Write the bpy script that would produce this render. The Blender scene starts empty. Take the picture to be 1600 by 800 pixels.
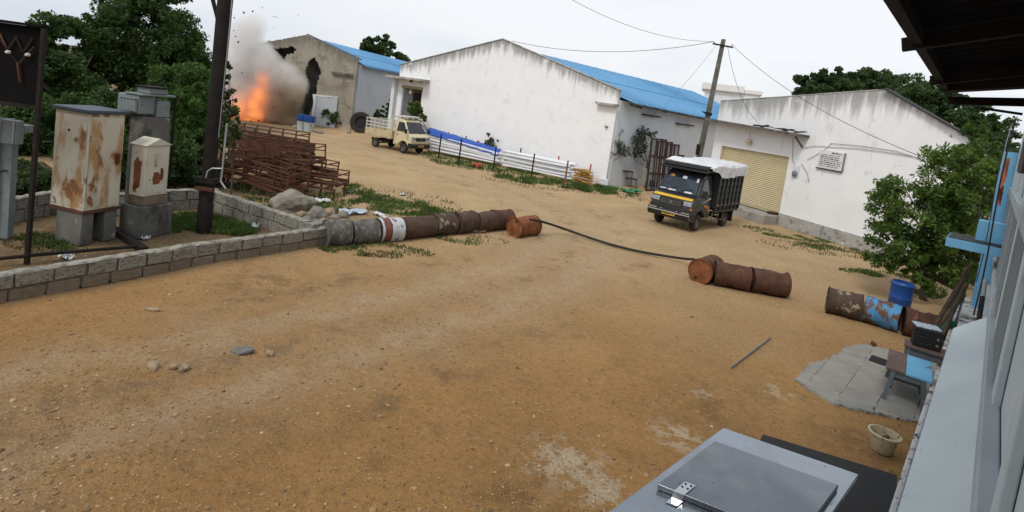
import bpy, bmesh, math, random
import numpy as np
from mathutils import Vector, Matrix, Euler, noise as mnoise

rnd = random.Random(7)
R = math.radians
scene = bpy.context.scene

# ---------------------------------------------------------------- camera
F, PITCH, ROLL, SY, H = 850.0, R(5), math.atan(.137), -0.10184, 3.5
cd = bpy.data.cameras.new('camera'); cam = bpy.data.objects.new('camera', cd)
scene.collection.objects.link(cam); scene.camera = cam
cd.sensor_width = 36; cd.lens = 36 * F / 1600; cd.shift_y = SY; cd.clip_start = .05; cd.clip_end = 2000
CR = Matrix.Rotation(math.pi / 2 - PITCH, 3, 'X') @ Matrix.Rotation(ROLL, 3, 'Z')
cam.matrix_world = Matrix.Translation((0, 0, H)) @ CR.to_4x4()

# ---------------------------------------------------------------- sky, sun, exposure
SUN_EL, SUN_AZ = R(52), R(215)           # azimuth measured clockwise from +Y (light comes from behind left)
w = bpy.data.worlds.new('World'); scene.world = w; w.use_nodes = True
nt = w.node_tree; nt.nodes.clear()
out = nt.nodes.new('ShaderNodeOutputWorld'); bg = nt.nodes.new('ShaderNodeBackground')
sky = nt.nodes.new('ShaderNodeTexSky'); sky.sky_type = 'NISHITA'; sky.sun_disc = False
sky.sun_elevation = SUN_EL; sky.sun_rotation = SUN_AZ; sky.air_density = 1.0; sky.dust_density = 3.0; sky.ozone_density = 1.0
hs = nt.nodes.new('ShaderNodeHueSaturation'); hs.inputs['Saturation'].default_value = .30
mx = nt.nodes.new('ShaderNodeMix'); mx.data_type = 'RGBA'; mx.inputs[0].default_value = .72
tc = nt.nodes.new('ShaderNodeTexCoord'); mp = nt.nodes.new('ShaderNodeMapping'); mp.inputs['Scale'].default_value = (1, 1, 3)
nz = nt.nodes.new('ShaderNodeTexNoise'); nz.inputs['Scale'].default_value = 1.6; nz.inputs['Detail'].default_value = 5
cr = nt.nodes.new('ShaderNodeValToRGB')
cr.color_ramp.elements[0].position = .36; cr.color_ramp.elements[0].color = (7.1, 7.9, 8.9, 1)
cr.color_ramp.elements[1].position = .60; cr.color_ramp.elements[1].color = (9.5, 9.75, 10.1, 1)
nt.links.new(tc.outputs['Generated'], mp.inputs[0]); nt.links.new(mp.outputs[0], nz.inputs[0]); nt.links.new(nz.outputs[0], cr.inputs[0])
nt.links.new(sky.outputs[0], hs.inputs['Color']); nt.links.new(hs.outputs[0], mx.inputs[6]); nt.links.new(cr.outputs[0], mx.inputs[7])
nt.links.new(mx.outputs[2], bg.inputs[0]); bg.inputs[1].default_value = .10
nt.links.new(bg.outputs[0], out.inputs[0])
sl = bpy.data.lights.new('sun', 'SUN'); so = bpy.data.objects.new('sun', sl); scene.collection.objects.link(so)
sl.energy = 1.35; sl.angle = R(14); sl.color = (1.0, .95, .87)
sdir = Vector((math.sin(SUN_AZ) * math.cos(SUN_EL), math.cos(SUN_AZ) * math.cos(SUN_EL), math.sin(SUN_EL)))
so.rotation_euler = sdir.to_track_quat('Z', 'Y').to_euler()
vs = scene.view_settings; vs.view_transform = 'Standard'; vs.look = 'None'; vs.exposure = 0.2; vs.gamma = 1; vs.use_curve_mapping = False
try:
    scene.cycles.use_denoising = True; scene.cycles.max_bounces = 8; scene.cycles.volume_bounces = 4
    scene.cycles.transparent_max_bounces = 12
except Exception: pass

# ---------------------------------------------------------------- pixel helpers (photo 1600 x 800)
C0 = Vector((0, 0, H))
def ray(px, py): return CR @ Vector(((px - 800) / F, (400 - py) / F + SY * 1600 / F, -1))
def G(px, py, z=0.0):
    d = ray(px, py); t = (z - H) / d.z; return C0 + t * d
def proj(p):
    c = CR.transposed() @ (Vector(p) - C0); return 800 + F * c.x / -c.z, 400 - F * (c.y / -c.z - SY * 1600 / F)
def VH(b, py):
    lo, hi = -5, 60
    for _ in range(50):
        m = (lo + hi) / 2
        if proj((b[0], b[1], m))[1] > py: lo = m
        else: hi = m
    return lo
def onplane(px, py, o, n):                # pixel on the vertical plane through o with normal n
    d = ray(px, py); t = (Vector(o) - C0).dot(n) / d.dot(n); return C0 + t * d

# ---------------------------------------------------------------- object helpers
col = scene.collection
def tag(o, label=None, cat=None, group=None, kind=None):
    if label: o['label'] = label
    if cat: o['category'] = cat
    if group: o['group'] = group
    if kind: o['kind'] = kind
    return o
def thing(name, label, cat, loc=(0, 0, 0), rz=0, group=None):
    o = bpy.data.objects.new(name, None); col.objects.link(o); o.empty_display_size = .1
    o.location = loc; o.rotation_euler = (0, 0, rz); return tag(o, label, cat, group)
def copy_tree(o, parent=None):
    c = o.copy(); col.objects.link(c); c.parent = parent
    for ch in [x for x in o.children]: copy_tree(ch, c)
    return c
class MB:
    def __init__(s): s.v = []; s.f = []
    def add(s, vs, fs):
        b = len(s.v); s.v += [tuple(x) for x in vs]; s.f += [tuple(i + b for i in f) for f in fs]; return s
    def box(s, x0, x1, y0, y1, z0, z1, M=None):
        vs = [Vector((x, y, z)) for z in (z0, z1) for x, y in ((x0, y0), (x1, y0), (x1, y1), (x0, y1))]
        if M is not None: vs = [M @ p for p in vs]
        return s.add(vs, [(3, 2, 1, 0), (4, 5, 6, 7), (0, 1, 5, 4), (1, 2, 6, 5), (2, 3, 7, 6), (3, 0, 4, 7)])
    def bar(s, a, b, wd, ht, up=Vector((0, 0, 1))):    # rectangular bar from a to b
        a = Vector(a); b = Vector(b); d = b - a; L = d.length; d.normalize()
        if abs(d.dot(up)) > .95: up = Vector((1, 0, 0))
        x = d.cross(up).normalized(); z = x.cross(d)
        M = Matrix((x, d, z)).transposed().to_4x4(); M.translation = a
        return s.box(-wd / 2, wd / 2, 0, L, -ht / 2, ht / 2, M)
    def tube(s, pts, r, n=8, cap=True):
        pts = [Vector(p) for p in pts]; k = len(pts); rs = r if isinstance(r, (list, tuple)) else [r] * k
        rings = []; pu = None
        for i, p in enumerate(pts):
            d = (pts[min(i + 1, k - 1)] - pts[max(i - 1, 0)]).normalized()
            if pu is None: pu = d.orthogonal().normalized()
            u = (pu - d * pu.dot(d)).normalized(); pu = u; v = d.cross(u)
            rings.append([p + rs[i] * (math.cos(a) * u + math.sin(a) * v) for a in [2 * math.pi * j / n for j in range(n)]])
        vs = [q for rg in rings for q in rg]
        fs = [(i * n + j, i * n + (j + 1) % n, (i + 1) * n + (j + 1) % n, (i + 1) * n + j) for i in range(k - 1) for j in range(n)]
        if cap: fs += [tuple(range(n - 1, -1, -1)), tuple((k - 1) * n + j for j in range(n))]
        return s.add(vs, fs)
    def lathe(s, prof, n=24, M=None):                   # prof (r, z) about z
        vs = [Vector((r * math.cos(2 * math.pi * j / n), r * math.sin(2 * math.pi * j / n), z)) for r, z in prof for j in range(n)]
        if M is not None: vs = [M @ p for p in vs]
        k = len(prof)
        return s.add(vs, [(i * n + j, i * n + (j + 1) % n, (i + 1) * n + (j + 1) % n, (i + 1) * n + j) for i in range(k - 1) for j in range(n)])
    def loop(s, pts, hw):                               # side profile (x,z) loop, half width hw(z)
        n = len(pts)
        vs = [Vector((x, -hw(z), z)) for x, z in pts] + [Vector((x, hw(z), z)) for x, z in pts]
        fs = [tuple(range(n)), tuple(range(2 * n - 1, n - 1, -1))] + [(i, i + n, (i + 1) % n + n, (i + 1) % n) for i in range(n)]
        return s.add(vs, fs)
    def prism(s, pts, y0, y1):                          # (x,z) polygon extruded in y
        n = len(pts)
        vs = [(x, y0, z) for x, z in pts] + [(x, y1, z) for x, z in pts]
        return s.add(vs, [tuple(range(n)), tuple(range(2 * n - 1, n - 1, -1))] + [(i, i + n, (i + 1) % n + n, (i + 1) % n) for i in range(n)])
    def mesh(s, name, smooth=False):
        m = bpy.data.meshes.new(name); m.from_pydata(s.v, [], s.f); m.update()
        bm = bmesh.new(); bm.from_mesh(m); bmesh.ops.recalc_face_normals(bm, faces=bm.faces); bm.to_mesh(m); bm.free()
        if smooth:
            m.shade_smooth()
            try: m.set_sharp_from_angle(angle=R(40))
            except Exception: pass
        return m
    def build(s, name, mat, parent=None, smooth=False, bevel=0, seg=2):
        return link(name, s.mesh(name, smooth), mat, parent, bevel, seg)
def link(name, m, mat, parent=None, bevel=0, seg=2):
    if mat is not None:
        m.materials.clear(); m.materials.append(mat)
    o = bpy.data.objects.new(name, m); col.objects.link(o); o.parent = parent
    if bevel:
        b = o.modifiers.new('bevel', 'BEVEL'); b.width = bevel; b.segments = seg; b.limit_method = 'ANGLE'; b.angle_limit = R(35)
        m.shade_smooth()
        b.harden_normals = True
    return o
def raw(name, v, f, mat, parent=None, smooth=False):
    m = bpy.data.meshes.new(name); m.from_pydata(v, [], f); m.update()
    if smooth: m.shade_smooth()
    return link(name, m, mat, parent)
def npmesh(name, V, nq, mat, parent=None):              # V (4*nq,3) quads
    m = bpy.data.meshes.new(name); m.vertices.add(len(V)); m.vertices.foreach_set('co', V.astype(np.float32).ravel())
    m.loops.add(4 * nq); m.polygons.add(nq)
    m.loops.foreach_set('vertex_index', np.arange(4 * nq, dtype=np.int32))
    m.polygons.foreach_set('loop_start', np.arange(0, 4 * nq, 4, dtype=np.int32)); m.update(calc_edges=True)
    return link(name, m, mat, parent)

# ---------------------------------------------------------------- materials
class NT:
    def __init__(s, name):
        s.m = bpy.data.materials.new(name); s.m.use_nodes = True; s.t = s.m.node_tree; s.t.nodes.clear()
        s.out = s.n('ShaderNodeOutputMaterial'); s.tc = s.n('ShaderNodeTexCoord'); s.base = s.tc.outputs['Object']
    def n(s, k): return s.t.nodes.new(k)
    def l(s, a, b): s.t.links.new(a, b)
    def put(s, sock, v):
        if hasattr(v, 'is_output') or isinstance(v, bpy.types.NodeSocket): s.l(v, sock)
        elif isinstance(v, (tuple, list)) and len(v) == 3 and sock.type == 'RGBA': sock.default_value = (*v, 1)
        else: sock.default_value = v
    def jitter(s):
        oi = s.n('ShaderNodeObjectInfo'); mm = s.n('ShaderNodeMath'); mm.operation = 'MULTIPLY'; mm.inputs[1].default_value = 91.7
        s.l(oi.outputs['Random'], mm.inputs[0]); a = s.n('ShaderNodeVectorMath'); a.operation = 'ADD'
        s.l(s.base, a.inputs[0]); s.l(mm.outputs[0], a.inputs[1]); s.base = a.outputs[0]
    def noise(s, scale, detail=4, rough=.55, stretch=None, dist=0, off=(0, 0, 0)):
        v = s.base
        if stretch or off != (0, 0, 0):
            p = s.n('ShaderNodeMapping'); p.inputs['Scale'].default_value = stretch or (1, 1, 1); p.inputs['Location'].default_value = off; s.l(v, p.inputs[0]); v = p.outputs[0]
        q = s.n('ShaderNodeTexNoise'); q.inputs['Scale'].default_value = scale; q.inputs['Detail'].default_value = detail
        q.inputs['Roughness'].default_value = rough; q.inputs['Distortion'].default_value = dist; s.l(v, q.inputs['Vector']); return q.outputs['Fac']
    def step(s, v, lo, hi, a=0., b=1., smooth=True):
        q = s.n('ShaderNodeMapRange'); q.interpolation_type = 'SMOOTHSTEP' if smooth else 'LINEAR'
        q.inputs['From Min'].default_value = lo; q.inputs['From Max'].default_value = hi; q.inputs['To Min'].default_value = a; q.inputs['To Max'].default_value = b
        s.put(q.inputs['Value'], v); return q.outputs[0]
    def math(s, op, a, b=0.):
        q = s.n('ShaderNodeMath'); q.operation = op; s.put(q.inputs[0], a); s.put(q.inputs[1], b); return q.outputs[0]
    def mix(s, f, a, b, mode='MIX'):
        q = s.n('ShaderNodeMix'); q.data_type = 'RGBA'; q.blend_type = mode; s.put(q.inputs[0], f); s.put(q.inputs[6], a); s.put(q.inputs[7], b); return q.outputs[2]
    def xyz(s, v=None):
        q = s.n('ShaderNodeSeparateXYZ'); s.l(v or s.base, q.inputs[0]); return q.outputs
    def bump(s, h, strength=.3, dist=.02, nrm=None):
        q = s.n('ShaderNodeBump'); q.inputs['Strength'].default_value = strength; q.inputs['Distance'].default_value = dist; s.l(h, q.inputs['Height'])
        if nrm is not None: s.l(nrm, q.inputs['Normal'])
        return q.outputs[0]
    def bsdf(s, colr, rough=.8, metal=0., nrm=None, spec=.4, **kw):
        q = s.n('ShaderNodeBsdfPrincipled'); s.put(q.inputs['Base Color'], colr); s.put(q.inputs['Roughness'], rough); s.put(q.inputs['Metallic'], metal)
        q.inputs['Specular IOR Level'].default_value = spec
        if nrm is not None: s.l(nrm, q.inputs['Normal'])
        for k, v in kw.items(): s.put(q.inputs[k.replace('_', ' ')], v)
        s.l(q.outputs[0], s.out.inputs[0]); return s.m
def simple(name, c, c2=None, scale=4, rough=.8, metal=0, bump=.15, bscale=30, layers=(), spec=.4, jit=True):
    """base colour broken by noise, then dirt/rust layers (colour, scale, lo, hi, stretch, rough)"""
    t = NT(name)
    if jit: t.jitter()
    c2 = c2 or tuple(x * .75 for x in c)
    co = t.mix(t.step(t.noise(scale), .3, .7), c, c2); ro = rough
    for L in layers:
        lc, sc, lo, hi = L[:4]; st = L[4] if len(L) > 4 else None
        f = t.step(t.noise(sc, 6, .62, st, off=(3.1 * sc, 1.7, 9.2)), lo, hi); co = t.mix(f, co, lc)
        if len(L) > 5: ro = t.step(f, 0, 1, rough if ro is rough else rough, L[5])
    nr = t.bump(t.noise(bscale, 5), bump, .02) if bump else None
    return t.bsdf(co, ro, metal, nr, spec)
RUST = (.11, .042, .02); RUST2 = (.19, .075, .03); DIRT = (.17, .11, .06)
M = {}
M['rust'] = simple('rusty_steel', (.095, .04, .022), (.055, .024, .015), 5, .82, 0, .3, 40, [((.20, .085, .035), 6, .56, .75), ((.045, .03, .022), 9, .58, .7)])
M['rust_orange'] = simple('orange_rust', (.24, .085, .03), (.15, .05, .02), 6, .85, 0, .3, 40, [((.34, .16, .06), 9, .58, .72), ((.07, .03, .02), 5, .6, .75)])
M['rust_frame'] = simple('rusty_frame', (.115, .044, .02), (.06, .024, .013), 3, .85, 0, .25, 30, [((.15, .05, .022), 7, .57, .75)])
M['rust_grey'] = simple('cement_rust', (.13, .12, .11), (.08, .07, .06), 4, .9, 0, .4, 30, [((.19, .18, .165), 7, .52, .62), ((.07, .04, .025), 5, .55, .75)])
M['rust_dark'] = simple('dark_rust', (.085, .050, .032), (.055, .034, .023), 5, .85, 0, .3, 40, [((.12, .08, .05), 6, .55, .8), ((.17, .14, .11), 11, .64, .72)])
M['rust_pale'] = simple('flaking_rust', (.08, .05, .034), (.055, .034, .024), 5, .85, 0, .3, 40, [((.30, .25, .17), 4, .56, .66), ((.06, .03, .02), 9, .6, .7)])
M['rust_blue'] = simple('flaking_blue', (.06, .24, .44), (.05, .20, .38), 4, .6, 0, .2, 40, [((.11, .05, .026), 2.6, .48, .53), ((.24, .19, .14), 6, .60, .66)])
M['white_band'] = simple('white_paint_band', (.52, .53, .53), (.4, .41, .43), 6, .7, 0, .2, 40, [((.13, .05, .035), 8, .58, .64), ((.08, .12, .2), 7, .62, .66)])
M['red_band'] = simple('red_paint_band', (.19, .065, .04), (.15, .05, .035), 6, .75, 0, .2, 40, [((.09, .05, .035), 7, .56, .66)])
M['cabinet'] = simple('rusting_cream_paint', (.56, .53, .43), (.50, .46, .36), 2, .55, 0, .08, 40,
                      [((.38, .23, .10), 1.7, .47, .60, (1.8, 1.8, .5)), ((.23, .10, .035), 3.4, .55, .63, (1, 1, .6)), ((.12, .05, .02), 22, .66, .70)])
M['kiosk'] = simple('cream_paint', (.60, .57, .47), (.53, .50, .40), 2, .5, 0, .06, 40,
                    [((.33, .15, .05), 3.5, .62, .68, (1.4, 1.4, .8)), ((.15, .06, .025), 12, .66, .70)])
M['concrete'] = simple('weathered_concrete', (.155, .148, .13), (.10, .095, .085), 3, .95, 0, .4, 25, [((.25, .235, .20), 4, .58, .68), ((.05, .046, .04), 2.0, .50, .68, (1, 1, .5))])
M['block'] = simple('cement_block', (.285, .268, .225), (.215, .20, .168), 5, .95, 0, .5, 35, [((.10, .088, .07), 7, .46, .66), ((.31, .29, .245), 11, .58, .70)])
M['block_low'] = simple('soil_stained_block', (.225, .175, .125), (.165, .125, .085), 5, .95, 0, .5, 35, [((.13, .095, .065), 8, .55, .75)])
M['mortar'] = simple('mortar', (.13, .115, .095), (.09, .08, .065), 8, 1, 0, .5, 40)
M['coping'] = simple('stained_coping', (.52, .51, .49), (.36, .35, .335), 1.5, .95, 0, .3, 20, [((.20, .195, .185), 3, .52, .62)])
M['mortar_top'] = simple('mortar_cap', (.32, .30, .255), (.15, .138, .115), 9, 1, 0, .5, 30)
M['stone'] = simple('grey_stone', (.27, .24, .20), (.19, .165, .14), 4, .95, 0, .5, 20, [((.36, .31, .25), 7, .58, .75)])
M['stone_tan'] = simple('tan_stone', (.34, .26, .17), (.26, .19, .12), 4, .95, 0, .4, 20)
M['slate'] = simple('slate_stone', (.17, .165, .155), (.12, .115, .11), 4, .9, 0, .3, 20)
M['bark'] = simple('bark', (.10, .075, .05), (.06, .045, .032), 8, .95, 0, .6, 30)
M['dark_steel'] = simple('dark_oxidised_steel', (.022, .018, .015), (.015, .012, .011), 5, .75, 0, .15, 30, [((.04, .022, .014), 7, .58, .75)], spec=.15)
M['black_panel'] = simple('blackened_sheet', (.008, .007, .0065), (.006, .0055, .0055), 3, .9, 0, .05, 20, spec=.1)
M['grey_steel'] = simple('grey_painted_steel', (.20, .235, .235), (.16, .185, .19), 3, .55, 0, .06, 30, [((.10, .085, .065), 8, .62, .72)])
M['slate_steel'] = simple('slate_blue_steel', (.055, .075, .10), (.04, .055, .075), 3, .5, 0, .05, 30)
M['galv'] = simple('galvanised_steel', (.42, .44, .46), (.34, .36, .38), 4, .4, .6, .05, 30)
M['rubber'] = simple('rubber', (.018, .018, .018), (.026, .025, .023), 6, .85, 0, .1, 40)
M['tyre'] = simple('dusty_tyre', (.022, .021, .02), (.045, .038, .03), 5, .9, 0, .15, 40)
M['black'] = simple('black_plastic', (.012, .012, .013), (.018, .018, .018), 5, .5, 0, .03, 30)
M['chrome'] = simple('chrome', (.62, .62, .63), (.5, .5, .52), 5, .18, 1, 0)
M['rim'] = simple('steel_rim', (.20, .19, .17), (.12, .11, .10), 6, .55, .4, .05, 30)
M['lamp_glass'] = simple('headlamp_glass', (.38, .40, .42), (.18, .19, .20), 14, .10, .6, 0)
M['amber'] = simple('amber_lens', (.6, .2, .03), None, 5, .25, 0, 0)
M['yellow'] = simple('yellow_paint', (.68, .41, .02), (.6, .35, .02), 6, .45, 0, .03, 30)
M['plate'] = simple('yellow_plate', (.72, .43, .03), None, 6, .4, 0, 0)
M['charcoal'] = simple('charcoal_car_paint', (.022, .024, .028), (.030, .031, .034), 3, .32, 0, .0, 30, [((.07, .058, .045), 4, .60, .85)], spec=.5)
M['charcoal_body'] = simple('black_cargo_paint', (.016, .017, .019), (.024, .024, .025), 3, .5, 0, .08, 20, [((.055, .047, .038), 4, .62, .85)])
M['cream_paint'] = simple('cream_car_paint', (.62, .55, .36), (.57, .50, .32), 2, .42, 0, .02, 30, [((.34, .25, .14), 4, .62, .82)], spec=.5)
M['cream_bed'] = simple('worn_cream_bed', (.55, .47, .30), (.47, .39, .24), 3, .6, 0, .08, 30, [((.24, .14, .07), 6, .58, .72)])
M['rail_white'] = simple('white_rail', (.62, .60, .54), (.5, .48, .42), 5, .6, 0, .03, 30)
M['tarp'] = simple('white_tarp', (.66, .67, .68), (.56, .57, .59), 2, .55, 0, .2, 5, [((.40, .38, .35), 5, .64, .8)])
M['blue_tarp'] = simple('blue_tarp', (.02, .09, .42), (.015, .07, .34), 2, .5, 0, .2, 8)
M['red_cloth'] = simple('red_cloth', (.42, .07, .04), (.32, .05, .035), 4, .8, 0, .2, 12)
M['pvc'] = simple('white_pvc', (.74, .75, .77), (.64, .65, .68), 3, .4, 0, 0)
M['ochre'] = simple('ochre_timber', (.42, .24, .05), (.32, .17, .035), 4, .75, 0, .2, 20)
M['brown_wood'] = simple('brown_wood', (.055, .024, .017), (.038, .018, .013), 6, .6, 0, .15, 20)
M['old_wood'] = simple('old_wood', (.13, .085, .07), (.09, .06, .05), 6, .75, 0, .2, 25, [((.19, .15, .13), 7, .6, .75)])
M['tan_wood'] = simple('pale_wood', (.38, .27, .16), None, 6, .75, 0, .1, 25)
M['blue_plastic'] = simple('blue_plastic', (.014, .07, .27), (.011, .055, .22), 3, .38, 0, .02, 20)
M['sky_blue'] = simple('sky_blue_paint', (.16, .40, .62), (.13, .35, .56), 3, .6, 0, .06, 30, [((.32, .42, .48), 6, .66, .74)])
M['bench_blue'] = simple('bench_blue_paint', (.13, .36, .56), (.11, .31, .50), 4, .6, 0, .06, 30, [((.10, .07, .06), 5, .64, .68)])
M['bench_grey'] = simple('grey_blue_wood', (.10, .125, .14), (.075, .09, .10), 5, .7, 0, .1, 25)
M['roof_blue'] = simple('blue_roof_sheet', (.105, .32, .56), (.085, .275, .50), .35, .45, 0, .0, 20, [((.16, .38, .58), 1.1, .55, .8, (.2, 2, 1))], jit=False)
M['roof_lap'] = simple('blue_sheet_lap', (.085, .27, .48), (.07, .235, .43), 2, .5, 0, 0)
M['roof_blue_dark'] = simple('blue_flashing', (.05, .17, .36), None, 2, .5, 0, 0)
M['soffit'] = simple('dark_eave_board', (.06, .055, .05), None, 4, .8, 0, .1)  # plain dark brown for purlins, rafter ends, broken ledges and eave box
M['sooty_sheet'] = simple('sooty_roof_sheet', (.035, .032, .03), (.022, .02, .019), 3, .7, 0, .1, 20)
M['shutter'] = simple('cream_shutter', (.60, .52, .33), (.55, .47, .29), 1.5, .5, 0, .02, 20, [((.42, .33, .19), 3, .62, .8, (1, 1, .4))])
M['cement_step'] = simple('cement_step', (.36, .335, .30), (.26, .24, .21), 3, .95, 0, .4, 20, [((.15, .135, .11), 3, .58, .72)])
M['plinth_cement'] = simple('peeling_plinth', (.42, .41, .38), (.34, .33, .30), 2.5, .95, 0, .3, 20, [((.22, .21, .19), 3.5, .52, .62), ((.60, .60, .58), 5, .6, .66)])
M['pale_blue_wall'] = simple('pale_blue_wash', (.50, .565, .585), (.44, .505, .53), 1.2, .85, 0, .2, 14, [((.27, .32, .34), 2.2, .60, .72, (1, 1, .4)), ((.52, .58, .60), 6, .62, .68), ((.10, .10, .10), 17, .69, .72)])
M['white_wash'] = simple('dirty_whitewash', (.55, .57, .56), (.46, .47, .46), 2, .9, 0, .25, 20, [((.24, .20, .16), 2.5, .50, .62), ((.11, .09, .07), 5, .55, .63), ((.035, .03, .028), 8, .61, .66)])
M['navy'] = simple('navy_paint', (.014, .014, .09), (.02, .02, .06), 5, .6, 0, .1, 20)
M['pale_grey_panel'] = simple('grey_wash', (.37, .41, .43), (.32, .36, .38), 1.5, .9, 0, .15, 14, [((.22, .22, .21), 4, .64, .75)])
M['slab'] = simple('grey_flagstone', (.27, .255, .225), (.215, .205, .18), 3, .85, 0, .2, 20, [((.28, .255, .215), 2.2, .55, .75), ((.16, .15, .135), 7, .64, .74)])
M['tin'] = None
M['dark_board'] = simple('dark_wet_board', (.011, .011, .012), (.020, .019, .018), 2.5, .55, 0, .12, 12, [((.045, .04, .035), 5, .6, .75)], spec=.2)
M['bucket'] = simple('spattered_cream_bucket', (.50, .43, .29), (.44, .37, .24), 3, .6, 0, .05, 20, [((.07, .05, .035), 28, .60, .63)])
M['white_scrap'] = simple('white_scrap', (.66, .67, .68), (.5, .51, .53), 8, .6, 0, .3, 20)
M['blue_scrap'] = simple('pale_blue_plastic', (.42, .53, .66), (.6, .66, .72), 12, .5, 0, .3, 20)
M['green_scrap'] = simple('green_netting', (.03, .22, .10), (.02, .14, .07), 12, .7, 0, .3, 20)
M['orange_cloth'] = simple('orange_cloth', (.5, .13, .06), None, 5, .8, 0, .2, 15)
M['interior'] = simple('dark_interior', (.05, .045, .04), None, 3, .9, 0, 0)
M['paper'] = simple('newspaper', (.45, .50, .54), (.16, .22, .28), 22, .8, 0, 0)
M['ink'] = simple('ink', (.06, .06, .065), None, 5, .8, 0, 0)
M['ink_grey'] = simple('faded_ink', (.22, .22, .23), None, 9, .8, 0, 0)
M['board_white'] = simple('sign_board', (.72, .72, .71), (.66, .66, .65), 3, .7, 0, 0)
M['bulb'] = simple('lamp_globe', (.62, .55, .38), (.5, .42, .28), 6, .3, 0, 0)
M['ceramic'] = simple('white_ceramic', (.7, .7, .68), None, 6, .3, 0, 0)
M['green_glass'] = simple('dusty_pane', (.16, .19, .19), (.24, .26, .26), 2, .25, 0, 0, spec=.6)
M['poster'] = simple('decal', (.5, .24, .03), (.4, .08, .05), 9, .5, 0, 0)

def glass_mat(name, c=(.03, .04, .05)):
    t = NT(name); nz = t.noise(3, 3); return t.bsdf(t.mix(t.step(nz, .35, .7), c, tuple(x * 2.2 for x in c)), .08, 0, None, .6)
M['glass'] = glass_mat('windscreen_glass', (.010, .017, .025)); M['glass_side'] = glass_mat('side_glass', (.035, .04, .043))

def tin_mat(k=1.):
    t = NT('stainless_sheet')
    st = t.noise(7, 5, .6, (1, 14, 1)); bl = t.noise(1.7, 4)
    co = t.mix(t.step(bl, .3, .7), (.36 * k, .39 * k, .43 * k), (.27 * k, .295 * k, .33 * k)); co = t.mix(t.step(t.noise(16, 5), .66, .72), co, (.12, .12, .12)); dust = t.step(t.noise(2.3, 6, .65, off=(2, 5, 1)), .48, .72, 0, .4); co = t.mix(dust, co, (.36, .33, .29))
    ro = t.math('ADD', t.step(bl, .25, .75, .10, .22), t.math('ADD', t.step(st, .3, .7, 0, .10), t.math('MULTIPLY', dust, .5)))
    return t.bsdf(co, ro, .95, t.bump(t.noise(1.8, 2), .16, .06))
M['tin'] = tin_mat(); M['tin_lid'] = tin_mat(.62)

def stained_wall(name, base, base2, xm, zeave, zpeak, half, streak=.9, depth=1.5, stain=(.17, .16, .15), extra=()):
    """whitewash with black mould running down from a gable line (local x along wall, z up)"""
    t = NT(name); X = t.xyz()
    co = t.mix(t.step(t.noise(.9, 5), .35, .7), base, base2)
    dx = t.math('ABSOLUTE', t.math('SUBTRACT', X[0], xm))
    top = t.math('SUBTRACT', zpeak, t.math('MULTIPLY', dx, (zpeak - zeave) / half))
    d = t.math('SUBTRACT', top, X[2])
    st = t.noise(2.2, 6, .65, (1.6, 1.6, .16)); bl = t.noise(1.5, 6, .65)
    m = t.step(d, 0, depth, 1, 0); m2 = t.step(d, depth, depth * 2.4, 1, 0)
    thr = t.math('ADD', t.math('MULTIPLY', st, .75), t.math('MULTIPLY', m, .24))
    f1 = t.math('MULTIPLY', t.step(thr, .43, .62), t.math('MULTIPLY', m, streak))
    f2 = t.math('MULTIPLY', t.math('MULTIPLY', t.step(st, .56, .70), t.step(bl, .45, .6)), t.math('MULTIPLY', m2, .7))
    co = t.mix(f1, co, stain); co = t.mix(f2, co, (.30, .29, .28))
    co = t.mix(t.math('MULTIPLY', t.step(X[2], 0, .55, 1, 0), t.step(t.noise(2.5, 5), .3, .6)), co, (.50, .42, .32))
    for ec, sc, lo, hi in extra: co = t.mix(t.step(t.noise(sc, 6, .62, off=(sc, 5, 1)), lo, hi), co, ec)
    return t.bsdf(co, .92, 0, t.bump(t.noise(9, 6), .22, .03), .25)
M['side_white'] = simple('shaded_whitewash', (.66, .70, .74), (.60, .64, .68), .9, .92, 0, .12, 12, [((.45, .47, .48), 1.2, .62, .75, (1, 1, .4)), ((.75, .76, .77), 2.5, .62, .7)], jit=False)  # whitewash dimmed and blued: shade of the side walls put into the colour
M['side_grey'] = simple('shaded_grey_wash', (.47, .50, .54), (.41, .44, .475), .7, .92, 0, .12, 12, [((.31, .32, .33), 1.5, .62, .72, (1, 1, 3))], jit=False)  # grey wash with the side wall's bluish shade painted into its colour

def leaf_mat(name, dark, light, trans=.35):
    t = NT(name); g = t.n('ShaderNodeNewGeometry'); r = t.n('ShaderNodeValToRGB')
    r.color_ramp.elements[0].color = (*dark, 1); r.color_ramp.elements[1].color = (*light, 1)
    t.l(g.outputs['Random Per Island'], r.inputs[0])
    big = t.step(t.noise(.8, 3), .35, .65); co = t.mix(big, r.outputs[0], tuple(x * .8 for x in dark))
    b = t.n('ShaderNodeBsdfPrincipled'); t.l(co, b.inputs['Base Color']); b.inputs['Roughness'].default_value = .55; b.inputs['Specular IOR Level'].default_value = .3
    tr = t.n('ShaderNodeBsdfTranslucent'); t.l(t.mix(.5, co, (.09, .13, .02)), tr.inputs[0])
    m = t.n('ShaderNodeMixShader'); m.inputs[0].default_value = trans; t.l(b.outputs[0], m.inputs[1]); t.l(tr.outputs[0], m.inputs[2]); t.l(m.outputs[0], t.out.inputs[0]); return t.m
M['leaf_dark'] = leaf_mat('dark_leaf', (.026, .064, .015), (.075, .145, .032), .42)
M['leaf_mid'] = leaf_mat('mid_leaf', (.040, .100, .018), (.11, .20, .036), .42)
M['leaf_near'] = leaf_mat('glossy_leaf', (.06, .13, .022), (.24, .34, .07), .45)
M['leaf_grey'] = leaf_mat('grey_leaf', (.10, .125, .085), (.19, .22, .15))
M['leaf_vine'] = leaf_mat('olive_leaf', (.03, .055, .014), (.08, .11, .03))
M['leaf_far'] = leaf_mat('far_leaf', (.038, .080, .026), (.09, .15, .045), .42)
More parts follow.
